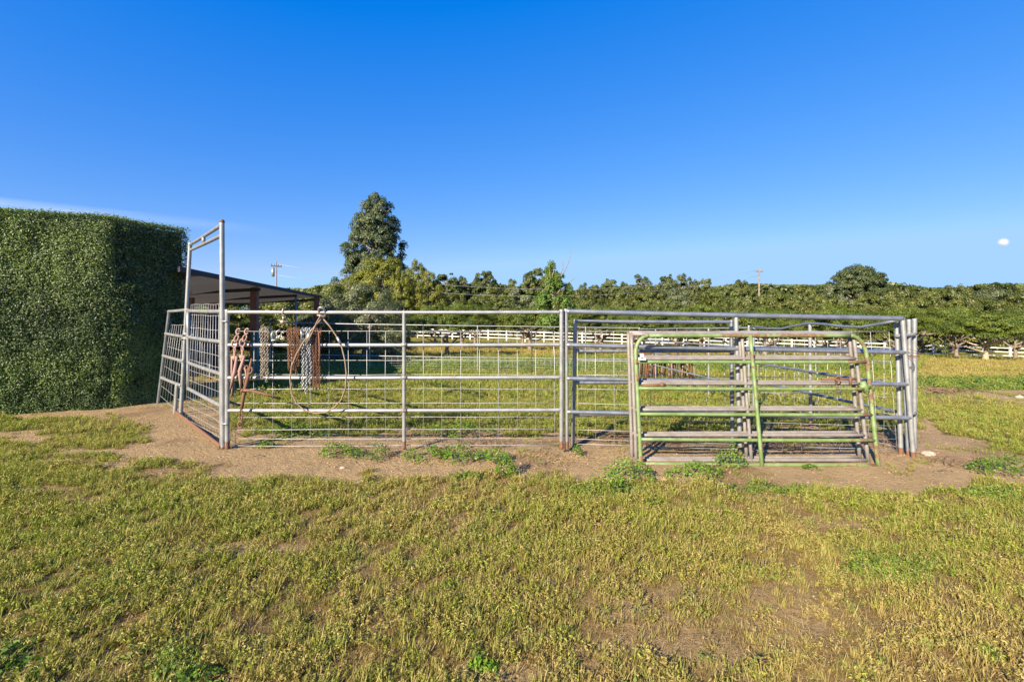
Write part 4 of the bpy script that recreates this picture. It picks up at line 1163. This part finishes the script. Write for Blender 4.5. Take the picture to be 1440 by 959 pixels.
for i in range(2):
    proto('grey%d' % i, 60 + i, 5, 8, [(.02, 3.4), (.4, 3.9), (.7, 3.3), (.9, 2.0), (1, .8)], 95, .62, 60, .20, M['greyshrub'], 3.2, .14, 8, 2.2, M['bark'], .5, .85, .08)
for i in range(4):
    proto('orch%d' % i, 70 + i, 3.2, 4.6, [(.56, 1.9), (.66, 2.25), (.8, 2.0), (.92, 1.3), (1, .5)], 90, .34, 75, .095, M['orchard'], 1.45, .15, 7, 1.5, M['bark'], .4, .8, .10)
proto('sapling', 80, 4.6, 2.3, [(.32, .8), (.45, 1.15), (.6, 1.0), (.75, .6), (.88, .42), (1, .2)], 85, .20, 34, .12, M['sapling'], 3.8, .055, 9, .6, M['bark_pale'], .2, 1.4, .35)
proto('bush', 85, 3.2, 5.2, [(.0, 2.1), (.35, 2.6), (.7, 2.2), (.9, 1.4), (1, .6)], 150, .36, 75, .085, M['greyshrub'], 1.8, .12, 9, 1.5, M['bark'], .5, .85, .07)
proto('dark_hedge', 87, 3.0, 6, [(.0, 2.7), (.5, 2.9), (.85, 2.6), (1, 1.5)], 130, .42, 70, .13, M['shrub'], 1.2, .1, 6, 1.5, M['bark'], .5, .85, .05)

def place(name, kind, label, px, ytop, wpx, d, cat='tree', group=None, ybase=None, rz=None):
    loc = at(px, d); h = EYE + (HY - ytop) / F * d - loc.z; w = wpx / F * d
    return tree(name, kind, label, loc - Vector((0, 0, .05)), h, w, cat, group, rz)
ORD = ['first', 'second', 'third', 'fourth', 'fifth', 'sixth', 'seventh', 'eighth', 'ninth', 'tenth', 'eleventh', 'twelfth', 'thirteenth', 'fourteenth', 'fifteenth', 'sixteenth', 'seventeenth', 'eighteenth', 'nineteenth', 'twentieth']
place('eucalyptus_tree', 'tall_euc', 'tallest tree, a dark open eucalyptus towering above the skyline on the left', 526, 273, 96, 84, rz=1.0)
place('round_pine', 'dome', 'broad dark dome shaped pine rising over the skyline at the right', 1206, 373, 86, 92)
for px, yt, w, d, lab, k in ((538, 361, 104, 64, 'yellow green rounded tree below the tall eucalyptus', 0), (490, 392, 66, 70, 'low yellow green tree at the left foot of the eucalyptus', 1),
                             (586, 368, 52, 78, 'small dark green tree behind the yellow rounded one', 2), (604, 385, 60, 62, 'yellow green bushy tree just right of the rounded one', 1), (562, 378, 44, 60, 'olive tree filling in between the two yellow bushy trees', 2)):
    place('bushy_tree', 'yellow%d' % k, lab, px, yt, w, d, group='yellow green trees round the eucalyptus')
gl = [(630, 383, 32), (651, 391, 20), (668, 389, 22), (682, 381, 26), (706, 398, 14), (721, 395, 20), (743, 384, 26), (757, 378, 32), (775, 380, 28), (797, 400, 20), (819, 398, 18), (836, 401, 18), (857, 391, 22), (878, 399, 18), (903, 386, 30), (924, 400, 16), (939, 385, 24),
      (959, 388, 20), (974, 390, 20), (991, 392, 20), (1014, 402, 22), (1041, 396, 24), (1060, 399, 22), (1087, 406, 22), (1112, 407, 20), (1135, 404, 20), (1164, 400, 32), (1250, 401, 28), (1273, 404, 24), (1297, 405, 24), (1325, 402, 32), (1348, 405, 22), (1372, 400, 34), (1404, 400, 38), (1435, 405, 30), (1466, 403, 34), (1500, 405, 40)]
zones = [(0, 6, 'between the eucalyptus and the pale sapling'), (6, 9, 'directly behind the pale sapling'), (9, 17, 'between the pale sapling and the middle of the skyline'), (17, 23, 'just left of the brown utility pole'), (23, 27, 'between the brown utility pole and the round pine'), (27, 37, 'right of the round pine')]
for a, b, z in zones:
    for j in range(a, b):
        px, yt, w = gl[j]
        place('grove_tree', 'grove%d' % (j % 4), '%s skyline tree %s' % (ORD[j - a], z), px, yt - 1, w * 1.6, 92 + 7 * ((j * 37) % 5) / 5, group='skyline grove trees')
# middle belt of broad shrubs
j = 0
belt = list(range(470, 1520, 44))
sub = [('left of the pale sapling', 0, 7), ('between the sapling and the utility pole', 7, 14), ('right of the utility pole', 14, 99)]
for z, a, b in sub:
    for q, px in enumerate(belt[a:b]):
        j += 1; g = (j % 5 == 2)
        yt = (412, 406, 409, 414, 408)[j % 5] + random.uniform(-2, 2)
        place('broad_shrub', ('grey%d' % (j % 2)) if g else 'shrub%d' % (j % 4), '%s broad %s shrub behind the orchard, %s' % (ORD[q], 'silvery' if g else 'olive', z), px, yt, 66 + random.uniform(-8, 12), 77 + (j * 13) % 9, 'shrub', 'shrub belt behind the white fence')
# wooded strip in front of the belt so that no ground shows between crowns
for q, px in enumerate(range(470, 1500, 58)):
    place('low_shrub', 'shrub%d' % ((q + 1) % 4), '%s low dark shrub from the left behind the white fence line' % ORD[q], px, 421 + (q * 7) % 6, 84, 69 + (q * 5) % 3, 'shrub', 'low shrubs behind the white fence')
# orchard
orow = {24.5: [(628, 433, 112), (905, 436, 108), (1035, 437, 118), (1165, 439, 110)], 33: [(650, 431, 96), (745, 432, 92), (845, 434, 92), (958, 433, 92), (1075, 436, 92), (1192, 437, 92)],
        42: [(612, 430, 72), (668, 431, 76), (735, 432, 76), (812, 431, 78), (892, 432, 76), (985, 431, 78), (1085, 433, 78), (1178, 433, 78), (1262, 434, 80), (1345, 435, 80), (1428, 436, 84)]}
rown = {24.5: 'nearest', 33: 'middle', 42: 'farthest'}
for d_, lst in orow.items():
    for q, (px, yt, w) in enumerate(lst):
        place('orchard_tree', 'orch%d' % ((q + int(d_)) % 4), '%s leafy orchard tree from the left in the %s orchard row' % (ORD[q], rown[d_]), px, yt, w, d_, group='orchard trees')
for px, yt, w, yb, lab in ((1296, 434, 120, 500, 'leafy orchard tree with low fork just right of the pen corner'), (1386, 443, 122, 507, 'orchard tree with pale forked trunk at the far right'), (1470, 440, 120, 508, 'orchard tree cut by the right edge of the view')):
    p = G(px, yb)
    place('orchard_tree', 'orch%d' % (px % 4), lab, px, yt, w, p.y, group='orchard trees')
sp = place('young_tree', 'sapling', 'tall pale green young tree with bare twigs above the middle of the pen', 779, 372, 62, 25.5)
k = MB()
b_ = at(779, 25.5)
k.tube([W(781, 400, 25.5), W(795, 380, 25.5), W(801, 366, 25.5), W(803, 352, 25.5)], [.05, .02, .014, .008], 5)
k.tube([W(779, 398, 25.5), W(792, 378, 25.5), W(791, 364, 25.5)], [.04, .02, .008], 5)
k.tube([W(779, 420, 25.5), W(790, 404, 25.5), W(812, 389, 25.5)], [.05, .03, .008], 5)
q = MB(); q.v = k.v; q.f = k.f; q.r = k.r
tw_ = q.build('bare_twigs', M['bark'], None, smooth=False)
tw_.data.transform(sp.matrix_world if False else __import__('mathutils').Matrix.Identity(4))
bpy.context.view_layer.update()
tw_.parent = sp; tw_.matrix_parent_inverse = sp.matrix_world.inverted()
for o_ in bpy.data.objects:
    if o_.name.startswith('trunk') and o_.parent and o_.parent.get('label', '').startswith('orchard tree with pale'):
        o_.data = o_.data.copy(); o_.data.materials[0] = M['bark_pale']
# bushes behind the left part of the pen
place('olive_bush', 'bush', 'large grey green olive-like bush right of the canopy', 512, 402, 130, 20.5, 'bush', rz=.4)
place('olive_bush', 'bush', 'smaller grey green bush at the foot of the canopy corner post', 465, 424, 84, 22, 'bush', rz=2.4)
def far_wood():
    rg = np.random.default_rng(77); n = 110000
    a = rg.uniform(-.55, 1.45, n); y = rg.uniform(120, 138, n); x = a * y
    px = CX + F * a
    top = np.interp(px, [300, 480, 560, 620, 800, 1000, 1200, 1500, 1700], [412, 402, 392, 402, 408, 404, 404, 404, 404]) + 9 * (fbm(x, y * 0, .12, 3, 3) - .5) * 2
    ztop = EYE + (HY - top) / F * y; z = -8 + (ztop + 8) * (1 - rg.random(n) ** 1.6 * .75)
    x = x + rg.normal(0, .6, n)
    me = leaf_mesh('distant_wood', np.stack([x, y + 4 * (fbm(x, z, .25, 1, 3) - .5), z], 1), rg.normal(0, .7, (n, 3)) + np.array([0, -.6, .5]), rg.uniform(.6, 1.3, n), rg.uniform(.4, .9, n), np.clip(rg.normal(.35, .2, n), 0, 1), M['grove'], rg)
    set3(ob('distant_wood', me), 'dark continuous wood closing the view behind the skyline trees', None, None, 'stuff')
far_wood()
for q, (px, yt, w, d_, lab) in enumerate(((425, 421, 150, 26, 'dark bush behind the canopy corner'), (340, 418, 170, 25, 'dark bush in the middle behind the canopy posts'), (250, 412, 170, 24, 'dark bush behind the canopy next to the hedge'), (160, 412, 170, 23, 'dark bush hidden behind the tall hedge'), (478, 404, 110, 34, 'mid green bush peeping over the grey green bush'), (540, 428, 80, 40, 'green bush at the left end of the white fence'))):
    place('dark_bush', 'dark_hedge', lab, px, yt, w, d_, 'bush', 'bushes behind the canopy')

# ------------------------------------------------------------------ white fence
def white_fence():
    pts = [Vector((-22, 62)), Vector((49, 50)), Vector((75, 45))]
    t0 = thing('board_fence', (10, 56, -2), 'long white three rail board fence crossing behind the orchard', 'fence')
    def ft(x, y):  # top height fitted to the photograph's sightline
        px = CX + F * x / y
        return EYE - (np.interp(px, [500, 570, 1000, 1312, 1440], [459.5, 461, 473, 484.5, 489]) - HY) / F * y
    a = pts[0]; segs = [(pts[0], pts[1]), (pts[1], pts[2])]
    prev = None
    for A_, B_ in segs:
        L = (B_ - A_).length; n = int(round(L / 2.44)); 
        for i in range(n + (1 if B_ is pts[-1] else 0)):
            p = A_.lerp(B_, i / n); tz = ft(p.x, p.y); z0 = min(float(gz(p.x, p.y)), tz - 1.25) - .05
            MB().box((p.x, p.y, (z0 + tz + .05) / 2), (.15, .15, tz + .05 - z0), -.17).build('post', M['white'], t0, smooth=False)
            if prev is not None:
                for h in (.10, .52, .94):
                    a3 = Vector((prev[0], prev[1] - .09, prev[2] - h)); b3 = Vector((p.x, p.y - .09, tz - h))
                    MB().beam(a3, b3, .04, .115).build('board', M['white'], t0, smooth=False)
            prev = (p.x, p.y, tz)
white_fence()

# ------------------------------------------------------------------ utility poles and line
def upole(label, px, ytop, d, m, arm_y, arm_w, ang, transformer=None, r=.14):
    b = at(px, d); top = W(px, ytop, d); t = thing('utility_pole', b, label, 'utility pole')
    MB().tube([b, b.lerp(top, .5), top], [r * 1.3, r * 1.1, r * .85], 10).build('pole', m, t)
    ca = W(px, arm_y, d); u = Vector((math.cos(ang), math.sin(ang), 0))
    dz = Vector((0, 0, 0))
    MB().beam(ca - u * arm_w / 2, ca + u * arm_w / 2, .14, .16).build('crossarm', m, t, smooth=False)
    k = MB()
    for s in (-.46, -.2, .2, .46):
        p = ca + u * arm_w * s; k.tube([p, p + Vector((0, 0, .32))], [.05, .07], 6)
    k.build('insulator', M['pole_grey'], t)
    if transformer:
        c = W(px - 4.5, 383, d); MB().tube([c - Vector((0, 0, .6)), c + Vector((0, 0, .6))], .19, 12).build('transformer', M['galv'], t)
    return ca, u
a1_, u1 = upole('grey utility pole with transformer rising behind the canopy', 388.5, 367, 62, M['pole_grey'], 374.5, 1.35, .7, True, .10)
a2_, u2 = upole('brown utility pole with tilted crossarm above the orchard', 1067.5, 377, 88, M['pole'], 382, 1.9, .35, r=.15)
def line(label, a, b, sag):
    mb = MB(); pts = []
    for i in range(25):
        f = i / 24; p = a.lerp(b, f); p.z -= sag * 4 * f * (1 - f); pts.append(p)
    o = mb.tube(pts, .022, 5).build('power_line', M['line'], None, base=a); set3(o, label, 'power line')
line('thin power line sagging from the grey pole to the brown pole', a1_ - Vector((0, 0, 1.2)), a2_ - Vector((0, 0, .8)), 3.4)
line('thin upper power line strung between the two utility poles', a1_ + Vector((0, 0, .3)), a2_ + Vector((0, 0, .3)), 3.6)

# ------------------------------------------------------------------ weeds, stones, litter
def weed(label, px, py, wpx, hpx, seed, leaf=.024, spread_y=.6):
    p = G(px, py); sc = F / p.y; rx = wpx / 2 / sc; h = hpx / sc; rg = np.random.default_rng(seed)
    n = int(700 * (rx / .25) * .9 * (h / .10) ** .5); n = min(max(n, 200), 2600)
    a = rg.uniform(0, 2 * math.pi, n); r = np.sqrt(rg.random(n)); x = rx * r * np.cos(a); y = rx * spread_y * r * np.sin(a)
    lump = fbm(x + px, y + py, 7, 2, 2); keep = lump > .36 + .15 * (r > .75); x, y, r, lump = x[keep], y[keep], r[keep], lump[keep]; n = len(x)
    z = h * (1 - .75 * r ** 2) * (.5 + lump) * rg.uniform(.15, 1.0, n) ** .6
    gzz = gz(p.x + x, p.y + y) - p.z
    Nn = np.stack([x / rx * .6, y / rx * .6, np.full(n, .8)], 1) + rg.normal(0, .45, (n, 3))
    me = leaf_mesh('leafy_weed', np.stack([x, y, z + gzz], 1), Nn, leaf * rg.uniform(.6, 1.4, n), leaf * .8 * rg.uniform(.6, 1.2, n), np.clip(rg.normal(.45, .22, n), 0, 1), M['weed'], rg)
    set3(ob('leafy_weed', me, None, p), label, 'weed', 'leafy weeds along the pen')
for i, a in enumerate((('small leafy weed just right of the left corner post', 375, 628, 30, 12), ('low leafy weed left of the middle front post', 478, 640, 60, 20), ('leafy weed mound beside the rusty foot of the middle post', 530, 642, 66, 20),
        ('bright leafy weed mound right of the middle post', 600, 645, 70, 22), ('largest bright weed mound in front of the left panel', 640, 650, 76, 26), ('leafy weed nearing the panel joint posts', 690, 652, 60, 24), ('yellowish tall weed left of the panel joint', 712, 668, 34, 30),
        ('small weed growing at the foot of the panel joint posts', 811, 641, 20, 18), ('dark weed patch between joint posts and green gate', 770, 655, 40, 16), ('broad bright weed mound left of the green gate foot', 880, 675, 100, 30), ('feathery weed growing through the bottom rail of the green gate', 1026, 656, 62, 26),
        ('low weed patch in front of the green gate', 975, 668, 90, 16), ('tiny weed under the right part of the green gate', 1140, 658, 26, 8), ('wide green weed patch at the right edge of the dirt', 1420, 668, 110, 22), ('weed patch inside the pen behind the middle post', 640, 610, 120, 14),
        ('weed patch inside the pen near the hanging rope loop', 420, 612, 120, 16), ('green weed at the bottom left of the view', 20, 955, 110, 16), ('dark green leafy weed at the bottom edge left of centre', 262, 960, 120, 18), ('small bright weed low in the middle foreground', 680, 938, 44, 11), ('small bright weed at the lower right foreground', 1385, 925, 50, 11))):
    weed(*a, 700 + i, leaf=(.022 if a[2] > 900 else .022))
def stone(label, px, py, w):
    p = G(px, py); s = w / F * p.y / 2; rg = np.random.default_rng(int(px)); mb = MB()
    mb.sphere(p + Vector((0, 0, s * .15)), s, 10, 7, 0, (1, .7, .4))
    mb.v = [v + Vector(rg.normal(0, s * .06, 3)) for v in mb.v]
    set3(mb.build('stone', M['rock'], None, base=p), label, 'stone')
stone('pale flat stone beside the right corner post', 1306, 641, 20)
stone('pale stone on the dirt track at the right edge', 1434, 558, 12)
stone('small pale stone in the dirt before the left panel', 482, 658, 9)
# brushwood and straw litter under the fence
def litter(name, label, spots, n, L, m, seed, r=.0022, up=.25):
    rg = random.Random(seed); mb = MB()
    for (px, py, wx, wy_) in spots:
        for _ in range(n):
            p = G(px + rg.gauss(0, wx / 2), py + rg.gauss(0, wy_ / 2)); a = rg.uniform(0, 6.28); l = L * rg.uniform(.4, 1.3); e = rg.uniform(0, up) 
            q = p + Vector((math.cos(a) * l, math.sin(a) * l, e * l + .01)); c = p.lerp(q, .5) + Vector((rg.uniform(-.02, .02), rg.uniform(-.02, .02), rg.uniform(0, .03)))
            mb.tube([p + Vector((0, 0, .004)), c, q], [r, r * .9, r * .5], 4, cap=False)
    set3(mb.build(name, m), label, None, None, 'stuff')
M['straw_m'] = plain('dry_straw_litter', (.46, .34, .18), (.30, .20, .10), .8, 20)
M['twig_m'] = plain('dry_twig_litter', (.20, .13, .08), (.12, .07, .045), .9, 20)
litter('straw_litter', 'loose tan straw scattered on the dirt by the posts', [(1250, 615, 40, 30), (1320, 590, 60, 16), (790, 645, 40, 14), (700, 640, 60, 12), (1100, 640, 160, 10), (860, 640, 50, 12), (560, 655, 240, 12)], 120, .07, M['straw_m'], 5, .0014)
litter('twig_litter', 'dark dry twigs and stalks along the foot of the pen', [(690, 622, 40, 10), (640, 618, 60, 6), (1255, 618, 30, 22), (1130, 625, 120, 10), (860, 622, 50, 8), (1350, 655, 60, 10), (550, 640, 160, 10)], 70, .15, M['twig_m'], 6, .003, .7)
M['soil_clod'] = plain('soil_clod', (.33, .22, .13), (.24, .155, .09), .95, 30)
def clods():
    rg = np.random.default_rng(9); n = 3400; x = rg.uniform(-8, 8, n * 3); y = rg.uniform(1.7, 8.0, n * 3); d, *_ = region(x, y)
    k = (d < .35) & (np.abs(x) < 1.25 * y) & not_under(x, y); x, y = x[k][:n], y[k][:n]; mb = MB()
    for a, b, z in zip(x, y, gz(x, y)):
        s = float(rg.exponential(.003) + .0025); mb.sphere((a, b, z + s * .2), min(s, .02), 5, 3, 0, (1, rg.uniform(.6, 1), .6))
    set3(mb.build('soil_clods', M['soil_clod'], None, smooth=False), 'small crumbs and clods of dry soil on the bare dirt', None, None, 'stuff')
clods()
# mulch pile right of the pen
litter('mulch', 'dark brown mulch strip on the track right of the pen', [(1315, 548, 46, 5), (1295, 546, 20, 6)], 260, .16, M['twig_m'], 8, .012, .4)

# ------------------------------------------------------------------ moon
def moon():
    m, n, b = mat('moon_surface')
    b.inputs['Base Color'].default_value = (.40, .41, .43, 1); b.inputs['Roughness'].default_value = 1
    lw = n.nodes.new('ShaderNodeLayerWeight'); lw.inputs[0].default_value = .5
    tr = n.nodes.new('ShaderNodeBsdfTransparent'); ms = n.nodes.new('ShaderNodeMixShader')
    n.links.new(ramp(n, lw.outputs['Facing'], [(.0, (.42, .42, .42)), (.10, (.60, .60, .60)), (.25, (.88, .88, .88)), (.50, (1, 1, 1))]), ms.inputs[0])
    n.links.new(b.outputs[0], ms.inputs[1]); n.links.new(tr.outputs[0], ms.inputs[2])
    n.links.new(ms.outputs[0], n.nodes['Material Output'].inputs['Surface'])
    p = W(1411, 341, 3000)
    o = MB().sphere((0, 0, 0), 38, 48, 30).build('moon', m); o.location = p
    set3(o, 'small white daytime moon low in the blue sky at the right', 'moon')
moon()
print('tris', sum(len(o.data.loops) - 2 * len(o.data.polygons) for o in COL.objects if o.type == 'MESH'))
